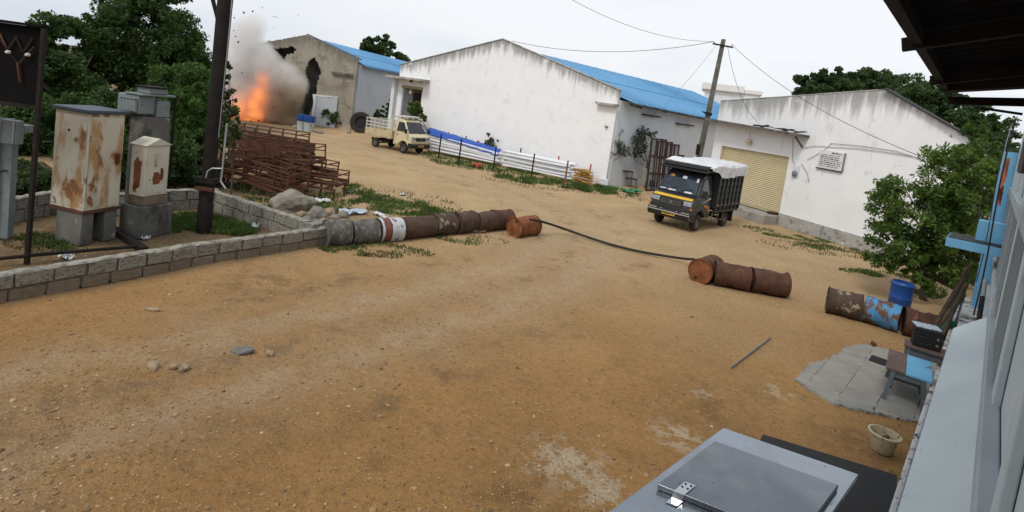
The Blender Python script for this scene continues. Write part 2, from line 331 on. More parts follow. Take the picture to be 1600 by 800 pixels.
M['grass'] = leaf_mat('grass_blade', (.06, .12, .025), (.14, .21, .055))
M['grass_dry'] = leaf_mat('dry_grass_blade', (.13, .11, .045), (.20, .17, .08))

# ---------------------------------------------------------------- ground
def ground_mat():
    t = NT('sandy_soil'); X = t.xyz(); wob = t.noise(.35, 4)
    y = t.math('ADD', X[1], t.math('MULTIPLY', t.math('SUBTRACT', wob, .5), 7.))
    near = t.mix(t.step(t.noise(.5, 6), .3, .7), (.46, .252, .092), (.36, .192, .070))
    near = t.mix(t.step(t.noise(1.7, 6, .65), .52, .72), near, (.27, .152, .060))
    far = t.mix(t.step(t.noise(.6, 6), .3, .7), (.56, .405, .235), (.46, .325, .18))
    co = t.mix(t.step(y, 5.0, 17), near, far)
    # compacted pale wheel tracks curving from the near left up to the road
    def segd(a_, b_):
        ab = b_ - a_; va = t.n('ShaderNodeVectorMath'); va.operation = 'SUBTRACT'; t.l(t.base, va.inputs[0]); va.inputs[1].default_value = a_
        dt = t.n('ShaderNodeVectorMath'); dt.operation = 'DOT_PRODUCT'; t.l(va.outputs[0], dt.inputs[0]); dt.inputs[1].default_value = ab / ab.length_squared
        cl = t.n('ShaderNodeClamp'); t.l(dt.outputs['Value'], cl.inputs[0]); sc = t.n('ShaderNodeVectorMath'); sc.operation = 'SCALE'; sc.inputs[0].default_value = ab; t.l(cl.outputs[0], sc.inputs['Scale'])
        df = t.n('ShaderNodeVectorMath'); df.operation = 'SUBTRACT'; t.l(va.outputs[0], df.inputs[0]); t.l(sc.outputs[0], df.inputs[1]); ln = t.n('ShaderNodeVectorMath'); ln.operation = 'LENGTH'; t.l(df.outputs[0], ln.inputs[0]); return ln.outputs['Value']
    path = [G(-150, 700), G(150, 610), G(420, 545), G(660, 485), G(840, 430), G(905, 385), G(880, 335), G(780, 290), G(600, 240), G(430, 205)]
    dm = None
    for i in range(len(path) - 1): q_ = segd(path[i], path[i + 1]); dm = q_ if dm is None else t.math('MINIMUM', dm, q_)
    dm = t.math('ADD', dm, t.math('MULTIPLY', t.math('SUBTRACT', t.noise(.8, 4), .5), .9))
    rutd = t.math('ABSOLUTE', t.math('SUBTRACT', dm, .72))
    co = t.mix(t.math('MULTIPLY', t.step(dm, .9, 2.0, 1, 0), t.step(t.noise(1.3, 6, .6), .35, .65, .15, .6)), co, (.42, .30, .18))
    co = t.mix(t.math('MULTIPLY', t.step(rutd, .12, .45, 1, 0), t.step(t.noise(2.2, 7, .7), .35, .65, .05, .7)), co, (.49, .37, .24))
    co = t.mix(t.math('MULTIPLY', t.step(dm, 0, .35, 1, 0), t.step(t.noise(2.6, 6, .65), .48, .62, 0, .6)), co, (.20, .14, .085))
    co = t.mix(t.math('MULTIPLY', t.step(t.math('ABSOLUTE', t.math('SUBTRACT', dm, 1.7)), .1, .5, 1, 0), t.step(t.noise(1.4, 7, .65), .48, .66, 0, .6)), co, (.17, .115, .065))
    # wheel ruts on the far lane
    u = t.math('ADD', t.math('MULTIPLY', X[0], .5), t.math('MULTIPLY', X[1], .87))
    rut = t.step(t.noise(.9, 5, .6, (.35, 1.6, 1)), .5, .7); co = t.mix(t.math('MULTIPLY', rut, t.step(X[1], 12, 22, 0, .35)), co, (.36, .25, .14))
    # lime-white scuffs in front of the metal cabinet
    def blob(cx_, cy_, r):
        a = t.math('SUBTRACT', X[0], cx_); b = t.math('SUBTRACT', X[1], cy_)
        return t.step(t.math('SQRT', t.math('ADD', t.math('MULTIPLY', a, a), t.math('MULTIPLY', b, b))), 0, r, 1, 0)
    for px, py, r, s in ((885, 720, .75, .5), (940, 765, .5, .5), (1060, 680, .6, .53), (1100, 615, .35, .54), (1215, 610, .45, .56)):
        p = G(px, py); f = t.math('MULTIPLY', blob(p.x, p.y, r), t.step(t.math('ADD', t.noise(5.5, 7, .7), t.math('MULTIPLY', blob(p.x, p.y, r), .14)), s + .03, s + .12))
        co = t.mix(t.math('MULTIPLY', f, .9), co, (.60, .50, .36))
    # darker soil patches by the wall end and the cabinet
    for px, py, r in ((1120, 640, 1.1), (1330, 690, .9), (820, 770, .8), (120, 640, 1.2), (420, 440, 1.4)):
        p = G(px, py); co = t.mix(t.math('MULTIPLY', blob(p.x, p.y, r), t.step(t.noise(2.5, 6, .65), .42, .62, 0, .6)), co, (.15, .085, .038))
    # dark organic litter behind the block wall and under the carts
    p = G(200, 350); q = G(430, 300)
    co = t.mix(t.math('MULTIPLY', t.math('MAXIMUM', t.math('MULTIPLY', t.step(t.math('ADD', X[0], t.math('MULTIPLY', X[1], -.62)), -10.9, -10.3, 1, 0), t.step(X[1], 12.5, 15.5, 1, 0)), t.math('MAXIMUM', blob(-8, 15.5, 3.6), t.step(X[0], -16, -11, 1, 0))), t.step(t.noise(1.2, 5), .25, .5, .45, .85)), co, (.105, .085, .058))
    # speckle
    co = t.mix(t.step(t.noise(4.5, 7, .72), .54, .66, 0, .40), co, (.54, .36, .17)); co = t.mix(t.step(t.noise(13, 9, .78, off=(1, 8, 2)), .50, .62, 0, .5), co, (.21, .118, .047)); co = t.mix(t.step(t.noise(17, 9, .78, off=(6, 2, 4)), .54, .64, 0, .5), co, (.58, .40, .21)); gr = t.noise(75, 4, .75); co = t.mix(t.step(gr, .50, .68, 0, .55), co, (.20, .115, .046)); co = t.mix(t.step(t.noise(60, 3, .7, off=(4, 1, 7)), .56, .70, 0, .45), co, (.58, .40, .21)); sp = t.noise(30, 4, .75); co = t.mix(t.step(sp, .62, .72, 0, .55), co, (.13, .08, .04)); co = t.mix(t.step(t.noise(31, 3, .7, off=(7, 3, 1)), .64, .74, 0, .5), co, (.52, .38, .22))
    co = t.mix(t.step(t.noise(9, 5, .7), .56, .70, 0, .35), co, (.22, .13, .055))
    h = t.math('ADD', t.math('MULTIPLY', t.noise(3.2, 6, .65), .7), t.math('MULTIPLY', t.noise(22, 6, .75), .8))
    return t.bsdf(co, .95, 0, t.bump(h, 1.0, .07), .15)
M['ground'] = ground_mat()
TRK = [G(*q) for q in ((-150, 700), (150, 610), (420, 545), (660, 485), (840, 430), (905, 385), (880, 335), (780, 290), (600, 240), (430, 205))]
def track_d(x, y):
    best = 99.
    for a, b in zip(TRK, TRK[1:]):
        ax, ay = b.x - a.x, b.y - a.y; k = max(0, min(1, ((x - a.x) * ax + (y - a.y) * ay) / (ax * ax + ay * ay))); best = min(best, math.hypot(x - a.x - k * ax, y - a.y - k * ay))
    return best
def ground_z(x, y):
    d = mnoise.noise(Vector((x * .55, y * .55, 3))) * .028 + mnoise.noise(Vector((x * 2.1, y * 2.1, 8))) * .010 + mnoise.noise(Vector((x * 6., y * 6., 1))) * .004
    return d - .012 - .018 * max(0, 1 - abs(abs(track_d(x, y)) - .72) / .25)
def make_ground():
    # fine grid in the yard inside a coarse sheet that reaches the horizon
    xs = sorted(set([-900, -400, -180, -90, -50, -30, -22] + [round(-16 + .14 * i, 3) for i in range(235)] + [19, 24, 34, 55, 100, 200, 420, 900]))
    ys = sorted(set([-60, -20, -6, 0] + [round(2 + .12 * i, 3) for i in range(220)] + [30, 33, 36, 40, 46, 55, 70, 100, 160, 300, 600, 1200]))
    v = []; nx = len(xs)
    for y in ys:
        for x in xs:
            v.append((x, y, ground_z(x, y) if (-16.1 < x < 17 and 1 < y < 29) else -.012))
    f = [(j * nx + i, j * nx + i + 1, (j + 1) * nx + i + 1, (j + 1) * nx + i) for j in range(len(ys) - 1) for i in range(nx - 1)]
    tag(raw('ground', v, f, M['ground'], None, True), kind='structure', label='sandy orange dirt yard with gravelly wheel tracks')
make_ground()

def rock_mesh(name, seed, flat=.7, sub=1):
    bm = bmesh.new(); bmesh.ops.create_icosphere(bm, subdivisions=sub, radius=.5); r = random.Random(seed)
    for v in bm.verts:
        n = mnoise.noise(v.co * 2.3 + Vector((seed * 3.1, seed, 0))); v.co *= 1 + .45 * n + r.uniform(-.08, .08); v.co.z *= flat
        if v.co.z < -.18: v.co.z = -.18
    m = bpy.data.meshes.new(name); bm.to_mesh(m); bm.free(); return m
ROCKS = [rock_mesh('stone', i + 1) for i in range(8)]

def gravel():
    """thousands of pebbles in one mesh"""
    shapes = []
    for i in range(6):
        m = rock_mesh('pebble_shape', 50 + i, .6, 1); shapes.append((np.array([v.co[:] for v in m.vertices]), [tuple(p.vertices) for p in m.polygons])); bpy.data.meshes.remove(m)
    v = []; f = []; r = random.Random(3); cnt = 0
    cv = []; cf = []; clods = (cv, cf)
    def put(x, y, s, dst=None):
        v_, f_ = dst or (v, f)
        V, Fc = shapes[r.randrange(6)]; a = r.uniform(0, 6.28); c_, s_ = math.cos(a), math.sin(a); b = len(v_); z = ground_z(x, y)
        sc = (s * r.uniform(.7, 1.3), s * r.uniform(.7, 1.3), s * r.uniform(.6, 1.1))
        for p in V: v_.append((x + (p[0] * c_ - p[1] * s_) * sc[0], y + (p[0] * s_ + p[1] * c_) * sc[1], z + p[2] * sc[2] + .1 * s))
        f_.extend(tuple(i + b for i in q) for q in Fc)
    while cnt < 9000:
        px = r.uniform(-30, 1450); py = 330 + (800 - 330) * r.random() ** .75
        g = G(px, py)
        if g.y > 24 or (px < 520 and py < 478 - .2 * px): continue
        dens = .30 + 1.3 * max(0, mnoise.noise(Vector((g.x * .6, g.y * .6, 5))) + .1)
        cx = 1.0 - .52 * (13.5 - g.y)
        dens += .9 * max(0, 1 - abs(g.x - cx) / 2.) + .5 * max(0, 1 - abs(abs(g.x - cx) - 2.6) / .5)
        if r.random() > dens: continue
        s = min(.065, .006 + .0082 * r.expovariate(1)) ; put(g.x, g.y, s); cnt += 1
    cl = 0
    while cl < 13000:                                  # crumbs of soil
        g = G(r.uniform(-40, 1430), 345 + 470 * r.random() ** .8)
        if g.y > 20 or r.random() > .35 + mnoise.noise(Vector((g.x * 1.1, g.y * 1.1, 9))): continue
        px_, py_ = proj(g)
        if px_ < 520 and py_ < 478 - .2 * px_: continue
        put(g.x, g.y, min(.026, .005 + .004 * r.expovariate(1)), clods); cl += 1
    for px, py, sp, n in ((60, 392, .35, 60), (150, 394, .3, 60), (240, 374, .25, 50), (20, 380, .3, 40), (230, 560, .55, 90), (90, 590, .6, 110), (390, 550, .3, 60), (950, 628, .35, 60), (640, 505, .3, 40), (30, 740, .5, 60), (730, 470, .3, 40), (880, 400, .9, 90), (560, 780, .6, 50), (830, 375, .5, 60), (420, 440, .9, 120), (330, 455, .8, 90), (640, 515, .5, 60), (880, 405, .7, 60), (1130, 640, .6, 50)):
        g = G(px, py)
        for _ in range(n): put(g.x + r.gauss(0, sp), g.y + r.gauss(0, sp * .5), r.uniform(.010, .034))
    t = NT('pebbles'); gm = t.n('ShaderNodeNewGeometry'); rr = t.n('ShaderNodeValToRGB')
    e = rr.color_ramp.elements; e[0].color = (.13, .095, .062, 1); e[1].color = (.46, .37, .25, 1)
    k = rr.color_ramp.elements.new(.35); k.color = (.24, .155, .08, 1); k = rr.color_ramp.elements.new(.85); k.color = (.33, .22, .115, 1)
    t.l(gm.outputs['Random Per Island'], rr.inputs[0]); mat = t.bsdf(rr.outputs[0], .95, 0, None, .15)
    t = NT('soil_crumbs'); gm = t.n('ShaderNodeNewGeometry'); rr = t.n('ShaderNodeValToRGB'); e = rr.color_ramp.elements; e[0].color = (.20, .115, .046, 1); e[1].color = (.46, .28, .115, 1); t.l(gm.outputs['Random Per Island'], rr.inputs[0])
    tag(raw('soil_crumbs', cv, cf, t.bsdf(rr.outputs[0], 1., 0, None, .1)), 'crumbs of orange soil lying over the yard surface', 'soil', kind='stuff')
    tag(raw('gravel', v, f, mat), 'loose pebbles and grit strewn over the dirt yard', 'gravel', kind='stuff')
gravel()

# ---------------------------------------------------------------- damaged warehouse (far left)
def frame_of(o, d):      # returns rotation z for local +x along d
    return math.atan2(d[1], d[0])
def ragged(outline_in, hole_fn, x0, x1, z0, ztop, cell, jit=.3, seed=1):
    """grid wall in local x,z with cells kept where z < ztop(x) and not in a hole"""
    r = random.Random(seed); nx = int((x1 - x0) / cell) + 1; nz = int(9 / cell)
    v = []; idx = {}; f = []
    def vid(i, k):
        if (i, k) not in idx:
            x = x0 + (x1 - x0) * i / nx; z = z0 + k * cell; zt = ztop(x)
            jx = 0 if i in (0, nx) else r.uniform(-jit, jit) * cell; jz = 0 if k == 0 else r.uniform(-jit, jit) * cell
            if z > zt: z = zt; jz = 0; jx = 0
            idx[(i, k)] = len(v); v.append((x + jx, 0, min(z + jz, zt)))
        return idx[(i, k)]
    for i in range(nx):
        for k in range(nz):
            xc = x0 + (x1 - x0) * (i + .5) / nx; zc = z0 + (k + .5) * cell
            if z0 + k * cell >= min(ztop(x0 + (x1 - x0) * i / nx), ztop(x0 + (x1 - x0) * (i + 1) / nx)) - .01: continue
            if hole_fn(xc, zc): continue
            f.append((vid(i, k), vid(i + 1, k), vid(i + 1, k + 1), vid(i, k + 1)))
    return v, f
def inpoly(x, y, P):
    c = False; j = len(P) - 1
    for i in range(len(P)):
        if (P[i][1] > y) != (P[j][1] > y) and x < (P[j][0] - P[i][0]) * (y - P[i][1]) / (P[j][1] - P[i][1]) + P[i][0]: c = not c
        j = i
    return c
def corrugated(u0, u1, a, b, mat, name, parent, per=.28, amp=.022, thick=True):
    """sheet running from line a(u) to line b(u) for u in [u0,u1]; corrugation across u"""
    n = max(4, int((u1 - u0) / per * 4)); v = []; f = []
    for i in range(n + 1):
        u = u0 + (u1 - u0) * i / n; h = amp * math.sin(u / per * 2 * math.pi)
        for k in range(7):
            p = Vector(a(u)).lerp(Vector(b(u)), k / 6); v.append((p.x, p.y, p.z + h))
    for i in range(n):
        for k in range(6): f.append((i * 7 + k, (i + 1) * 7 + k, (i + 1) * 7 + k + 1, i * 7 + k + 1))
    o = raw(name, v, f, mat, parent, True)
    s = o.modifiers.new('thickness', 'SOLIDIFY'); s.thickness = .012
    if mat is M['roof_blue']:
        u = u0 + 1.1
        while u < u1:
            MB().bar(Vector(a(u)) + Vector((0, 0, amp + .012)), Vector(b(u)) + Vector((0, 0, amp + .012)), .07, .012).build('sheet_lap', M['roof_lap'], o); u += 1.1
        MB().bar(Vector(a(u0)).lerp(Vector(b(u0)), .5) + Vector((0, 0, amp + .016)), Vector(a(u1)).lerp(Vector(b(u1)), .5) + Vector((0, 0, amp + .016)), .06, .01).build('sheet_lap', M['roof_lap'], o)
    return o

W1 = G(549, 203); d1 = Vector((-1, .06, 0)).normalized()       # front wall runs left from the right corner
n1 = Vector((.22, .975, 0)).normalized()                        # side wall recedes
def build_w1():
    rz = math.atan2(d1.y, d1.x)
    t = thing('damaged_warehouse', 'grey weathered gable warehouse with blast holes in its front wall', 'warehouse', W1, rz)
    inv = Matrix.Rotation(-rz, 3, 'Z'); nrm = Vector((-d1.y, d1.x, 0))
    def L(px, py):
        p = onplane(px, py, W1, nrm); q = inv @ (p - W1); return q.x, q.z
    xe, ze = L(557, 93); xp, zp = L(480, 55); ze = VH(W1, 93)
    half = xp; width = 2 * half + .2
    top = lambda x: zp - (zp - ze) / half * abs(x - half)
    H1 = [L(*p) for p in ((485, 96), (493, 89), (499, 100), (504, 112), (497, 135), (497, 150), (492, 165), (486, 178), (484, 206), (448, 204), (448, 184), (459, 170), (469, 168), (479, 150), (482, 130), (478, 110))]
    H2 = [L(*p) for p in ((430, 76), (448, 75), (458, 72), (466, 78), (460, 84), (450, 86), (446, 96), (440, 88), (434, 82))]
    H3 = [L(*p) for p in ((418, 78), (425, 74), (424, 82), (419, 86))]
    v, f = ragged(None, lambda x, z: inpoly(x, z, H1) or inpoly(x, z, H2) or inpoly(x, z, H3), 0, width, -.1, top, .085, .42, 4)
    mat = stained_wall('soot_grey_render', (.34, .31, .25), (.25, .225, .18), half, ze, zp, half, .8, 1.3, (.13, .115, .095),
                       (((.21, .185, .145), 1.1, .50, .62), ((.46, .42, .34), 2.1, .62, .70)))
    o = raw('front_wall', v, f, mat, t); s = o.modifiers.new('thickness', 'SOLIDIFY'); s.thickness = .24; s.offset = -1
    o.modifiers.new('tri', 'TRIANGULATE')
    # a white strip of clean render at the right corner
    MB().box(-.02, .36, -.1, .035, 0, 3.1).build('corner_pilaster', M['side_white'], t)
    # floor-to-wall inner skin: dark inside
    nl = inv @ n1; Lw = 24
    P = lambda x, y, z: Vector((0, 0, 0)) + Vector((x, 0, z)) + nl * y
    b = MB(); b.add([P(0, .02, 0), P(0, Lw, 0), P(0, Lw, ze - .35), P(0, .02, ze - .35)], [(0, 1, 2, 3)]); o = b.build('side_wall', M['side_grey'], t)
    s = o.modifiers.new('thickness', 'SOLIDIFY'); s.thickness = .2; s.offset = 0
    b = MB(); b.add([P(width, .3, 0), P(width, Lw, 0), P(width, Lw, top(width)), P(width, .3, top(width))], [(0, 1, 2, 3)]); b.build('far_side_wall', M['side_grey'], t)
    b = MB(); b.add([P(0, Lw, 0), P(width, Lw, 0), P(width, Lw, top(width)), P(half, Lw, zp - .1), P(0, Lw, ze - .4)], [(0, 1, 2, 3, 4)]); b.build('back_wall', M['side_grey'], t)
    b = MB(); b.add([P(.3, 1.6, 0), P(width - .2, 1.6, 0), P(width - .2, 1.6, ze + .6), P(.3, 1.6, ze - .2)], [(0, 1, 2, 3)]); b.build('inner_partition', M['concrete'], t)
    corrugated(.2, Lw, lambda u: P(half, u, zp - .10), lambda u: P(-.55, u, ze - .42), M['roof_blue'], 'roof_sheet', t)
    corrugated(.2, Lw, lambda u: P(half, u, zp - .10), lambda u: P(width, u, top(width) - .12), M['roof_blue'], 'roof_sheet', t)
    MB().bar(P(-.56, .2, ze - .47), P(-.56, Lw, ze - .47), .05, .10).build('eave_trim', M['roof_blue_dark'], t)
    # coping along the gable
    b = MB(); b.bar((-.12, -.06, ze + .03), (half, -.06, zp + .06), .34, .09); b.build('coping', M['concrete'], t)
    # concrete ledge remnant
    x0, z0 = L(522, 113); x1, z1 = L(553, 119); MB().box(min(x0, x1), max(x0, x1), -.02, .42, z1 - .05, z1 + .12).build('ledge', M['concrete'], t)
    # torn sheet panel leaning in the breach
    xa, za = L(492, 206); xb, zb = L(525, 206); zt = L(505, 150)[1]
    r = random.Random(2); pts = [(xa, 0), (xb, 0), (xb, zt - .1)] + [(xb + (xa - xb) * k / 8, zt + r.uniform(-.12, .12)) for k in range(1, 8)] + [(xa, zt - .2)]
    MB().prism(pts, .30, .36).build('loose_wall_panel', M['side_grey'], t)
    MB().prism([(xa + .02, 0), (xa + .22, 0), (xa + .18, zt - .5), (xa + .3, zt + .05), (xb, zt + .12), (xb, zt + .02), (xa + .02, zt - .08)], .365, .38).build('panel_edge', M['side_white'], t)
    return t, L, inv
w1, L1, _ = build_w1()
# a low wing wall left of it, just showing beside the pole

# ---------------------------------------------------------------- white gable warehouse
W2r, W2l = G(945, 291), G(612, 222)
d2 = (W2r - W2l).normalized(); n2 = Vector((-d2.y, d2.x, 0))
def build_w2():
    rz = math.atan2(d2.y, d2.x); inv = Matrix.Rotation(-rz, 3, 'Z')
    t = thing('white_warehouse', 'long white gable warehouse with black mould streaks and blue sheet roof', 'warehouse', W2l, rz)
    Wd = (W2r - W2l).length
    def L(px, py, off=0):
        p = onplane(px, py, W2l + n2 * off, n2); q = inv @ (p - W2l); return q.x, q.z
    xp, zp = L(786, 61); zl = VH(W2l, 101); zr = VH(W2r, 141)
    top = lambda x: zl + (zp - zl) * x / xp if x < xp else zp + (zr - zp) * (x - xp) / (Wd - xp)
    xa, _ = L(623, 180); xb, zt = L(661, 137)
    xa = max(xa, .35)
    pts = [(0, 0), (xa, 0), (xa, zt), (xb, zt), (xb, 0), (Wd, 0), (Wd, zr), (xp, zp), (0, zl)]
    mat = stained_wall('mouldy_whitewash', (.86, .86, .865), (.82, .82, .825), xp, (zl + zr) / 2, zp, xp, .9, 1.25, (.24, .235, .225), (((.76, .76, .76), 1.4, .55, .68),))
    MB().prism(pts, 0, .25).build('gable_wall', mat, t)
    # parapet coping
    b = MB(); b.bar((-.05, .12, zl + .02), (xp, .12, zp + .02), .34, .04); b.build('coping', M['coping'], t)
    b = MB(); b.bar((xp, .12, zp + .02), (Wd + .05, .12, zr + .02), .34, .04); b.build('coping', M['coping'], t)
    Lw = 24.; sv = inv @ Vector((.69, .724, 0))          # side wall direction
    def Q(x, u, z): return Vector((x, 0, z)) + sv * u
    def slab(x0, x1, u0, u1, z0, z1): return MB().add([Q(x, u, z) for z in (z0, z1) for x, u in ((x0, u0), (x1, u0), (x1, u1), (x0, u1))], [(3, 2, 1, 0), (4, 5, 6, 7), (0, 1, 5, 4), (1, 2, 6, 5), (2, 3, 7, 6), (3, 0, 4, 7)])
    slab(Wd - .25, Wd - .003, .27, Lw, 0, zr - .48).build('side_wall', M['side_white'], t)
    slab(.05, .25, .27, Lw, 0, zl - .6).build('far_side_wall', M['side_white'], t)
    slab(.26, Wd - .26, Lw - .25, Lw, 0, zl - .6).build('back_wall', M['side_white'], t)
    # roof: ridge a little lower than the parapet
    zr0 = zp - .33; ze = zr - .55
    corrugated(.3, Lw, lambda u: Q(xp, u, zr0), lambda u: Q(Wd + .70, u, ze - .014 * u), M['roof_blue'], 'roof_sheet', t)
    corrugated(.3, Lw, lambda u: Q(xp, u, zr0), lambda u: Q(-.6, u, zl - .7), M['roof_blue'], 'roof_sheet', t)
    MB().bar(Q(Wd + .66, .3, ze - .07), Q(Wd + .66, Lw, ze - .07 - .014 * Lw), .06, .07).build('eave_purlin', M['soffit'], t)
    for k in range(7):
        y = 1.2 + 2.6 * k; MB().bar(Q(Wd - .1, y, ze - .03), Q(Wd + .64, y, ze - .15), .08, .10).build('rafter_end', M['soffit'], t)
    # stubs of broken ledge along the side wall
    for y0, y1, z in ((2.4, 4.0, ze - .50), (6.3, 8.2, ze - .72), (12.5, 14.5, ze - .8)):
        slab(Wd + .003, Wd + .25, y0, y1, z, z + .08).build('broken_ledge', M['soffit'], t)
    # canopy above the corner door
    x0, z0 = L(605, 121); x1, z1 = L(672, 128)
    cz = (z0 + z1) / 2 + .05; MB().box(-.42, x1, -.8, -.003, cz - .06, cz + .07).build('door_canopy', M['plinth_cement'], t)
    # door lintel, frame, interior
    MB().box(xa + .003, xb - .003, -.05, .10, zt - .16, zt - .003).build('door_lintel', M['tan_wood'], t)
    MB().box(xa + .003, xa + .10, .02, .22, 0, zt - .17).build('door_jamb', M['side_white'], t)
    MB().box(xb - .08, xb - .003, .02, .22, 0, zt - .17).build('door_jamb', M['tan_wood'], t)
    MB().box(-.28, -.003, -.30, .24, 0, zt + .35).build('corner_pillar', M['side_white'], t)
    d = MB().box(xa + .2, xa + .75, .9, .96, 0, zt - .4).build('inner_door_leaf', M['brown_wood'], t)
    MB().box(xa - 1.2, xb + 1.8, 2.4, 2.5, 0, zt + .3).build('inner_partition', M['interior'], t)
    # lamp holder and bulkhead lamp under the canopy
    b = MB(); b.box(-.05, .05, -.16, -.003, -.09, .09); o = b.build('lamp_bracket', M['black'], t); o.location = (xa + .75, 0, zt + .32)
    b = MB(); b.lathe([(0, 0), (.12, .0), (.14, .05), (.10, .12), (0, .15)], 16, Matrix.Rotation(R(90), 4, 'X')); o = b.build('bulkhead_lamp', M['ceramic'], t, True); o.location = (xb - .15, -.003, zt + .30)
    b = MB(); b.tube([(0, 0, 0), (0, 0, -.28)], .015, 6); b.lathe([(0, -.52), (.08, -.47), (.10, -.38), (.06, -.28), (0, -.27)], 12); o = b.build('hanging_lamp', M['bulb'], t, True); o.location = (xa + .85, -.12, zt - .02)
    # little ledge at the right corner
    x0, z0 = L(934, 160); x1, z1 = L(972, 166); MB().box(x0, Wd + .12, -.30, -.003, z1 - .05, z1 + .06).build('ledge', M['plinth_cement'], t)
    # corner stone at the foot
    MB().box(Wd - .25, Wd + .22, -.22, -.003, 0, .38).build('corner_footing', M['side_white'], t, False, .03)
    return t, L, inv, Wd, zr
w2, L2, inv2, Wd2, zr2 = build_w2()
def w2p(x, y, z=0): return W2l + d2 * x + n2 * y + Vector((0, 0, z))

# ---------------------------------------------------------------- shutter building (right)
S0 = G(1216, 352); S1 = G(1340, 390); d3 = (S1 - S0).normalized(); n3 = Vector((-d3.y, d3.x, 0))
def build_shop():
    # left corner: where the wall line meets the pixel column of its edge
    best = min((abs(proj(S0 - d3 * t_ + Vector((0, 0, 2.6)))[0] - 1113), t_) for t_ in [i * .05 for i in range(20, 260)])[1]
    O = S0 - d3 * best; rz = math.atan2(d3.y, d3.x); inv = Matrix.Rotation(-rz, 3, 'Z')
    t = thing('shutter_building', 'white stained gable shed with a cream roller shutter', 'building', O, rz)
    def L(px, py, off=0):
        p = onplane(px, py, O + n3 * off, n3); q = inv @ (p - O); return q.x, q.z
    zl = VH(O, 158); xp, zp = L(1386, 140); xr, zr = L(1513, 213)
    k = (zr - zp) / (xr - xp); xe = xr + .6; ze = zp + k * (xe - xp)
    s0, _ = L(1122, 260); s1, _ = L(1218, 330); zt = (L(1124, 212)[1] + L(1228, 262)[1]) / 2
    s0 = max(.35, s0); zb = .42
    pts = [(0, 0), (s0, 0), (s0, zt), (s1, zt), (s1, 0), (xe, 0), (xe, ze), (xp, zp), (0, zl)]
    mat = stained_wall('shed_whitewash', (.85, .85, .85), (.80, .80, .805), xp, zl, zp, xp, .9, 1.7, (.30, .295, .285), (((.68, .68, .675), 2.2, .58, .70),))
    MB().prism(pts, 0, .25).build('front_wall', mat, t)
    Lw = 5
    MB().box(0, .25, .25, Lw, 0, zl - .8).build('side_wall', M['side_white'], t)
    MB().box(xe - .25, xe, .25, Lw, 0, ze - 1.9).build('side_wall', M['side_white'], t)
    MB().box(.25, xe - .25, Lw - .25, Lw, 0, ze - 1.9).build('back_wall', M['side_white'], t)
    corrugated(.26, Lw, lambda u: Vector((xp, u, zp - 1.5)), lambda u: Vector((.1, u, zl - .9)), M['sooty_sheet'], 'roof_sheet', t)
    corrugated(.26, Lw, lambda u: Vector((xp, u, zp - 1.6)), lambda u: Vector((xe - .1, u, ze - 1.9)), M['sooty_sheet'], 'roof_sheet', t)
    # dark flashing along the falling edge
    MB().bar((xp, -.01, zp + .015), (xe, -.01, ze + .015), .30, .05).build('edge_flashing', M['sooty_sheet'], t)
    MB().bar((0, .12, zl + .015), (xp, .12, zp + .015), .28, .03).build('coping', M['coping'], t)
    # shutter: curved slats, one pressed sheet
    v = []; f = []; n = 30; rows = []
    for i in range(n * 4 + 1):
        z = zb + (zt - zb) * i / (n * 4); y = .13 - .022 * abs(math.sin(math.pi * i / 4))
        v += [(s0 + .02, y, z), (s1 - .02, y, z)]
    f = [(2 * i, 2 * i + 1, 2 * i + 3, 2 * i + 2) for i in range(n * 4)]
    sh = raw('roller_shutter', v, f, M['shutter'], t)
    MB().box(s0 + .02, s1 - .02, .07, .10, zb, zb + .09).build('bottom_rail', M['cream_bed'], sh)
    MB().box(s0 + .003, s0 + .07, .03, .16, zb, zt - .003).build('shutter_guide', M['cream_bed'], t)
    MB().box(s1 - .07, s1 - .003, .03, .16, zb, zt - .003).build('shutter_guide', M['cream_bed'], t)
    # canopy slab with broken cement on top
    xa, za = L(1110, 188); xb, zc = L(1253, 213); cz = zt + .42
    cz0, cz1 = L(1120, 190)[1] + .05, L(1252, 214)[1] + .05
    b = MB(); b.bar((-.1, -.35, cz0), (s1 + .75, -.35, cz1), .70, .09); b.build('canopy_slab', M['concrete'], t)
    r = random.Random(8); b = MB()
    for i in range(9):
        x = s1 - 1.7 + .25 * i + r.uniform(-.1, .1); b.bar((x, -.32 + r.uniform(-.2, .2), cz0 + (cz1 - cz0) * x / (s1 + .75) + .07 + r.uniform(0, .06)), (x + r.uniform(.2, .5), -.3 + r.uniform(-.25, .2), cz0 + (cz1 - cz0) * x / (s1 + .75) + .08 + r.uniform(0, .1)), r.uniform(.15, .4), .03)
    b.build('broken_cement', M['sooty_sheet'], t)
    MB().bar((s1 + .55, -.06, cz1 - .45), (s1 + .55, -.55, cz1 - .07), .06, .06).build('canopy_bracket', M['concrete'], t)
    # lamp above the shutter
    lx, lz = L(1173, 222); b = MB(); b.tube([(0, 0, .5), (0, 0, .12)], .014, 6); b.lathe([(0, -.12), (.10, -.09), (.14, 0), (.11, .09), (0, .13)], 16); o = b.build('hanging_lamp', M['bulb'], t, True); o.location = (lx, -.14, lz)
    # plinth, door step
    MB().prism([(s1 + .1, 0), (xe, 0), (xe, .48), (s1 + .1, .52)], -.10, -.003).build('plinth', M['plinth_cement'], t)
    MB().box(s0 - .1, s1 + .05, -.95, .02, -.05, zb - .02).build('door_step', M['cement_step'], t, False, .05)
    MB().box(s1 - .35, s1 - .05, -.30, .05, zb - .015, zb + .08).build('timber_wedge', M['brown_wood'], t)
    # meter box
    mx_, mz_ = L(1244, 268); b = MB().box(-.16, .16, -.03, -.003, -.24, .24); o = b.build('meter_board', M['side_white'], t); o.location = (mx_, 0, mz_)
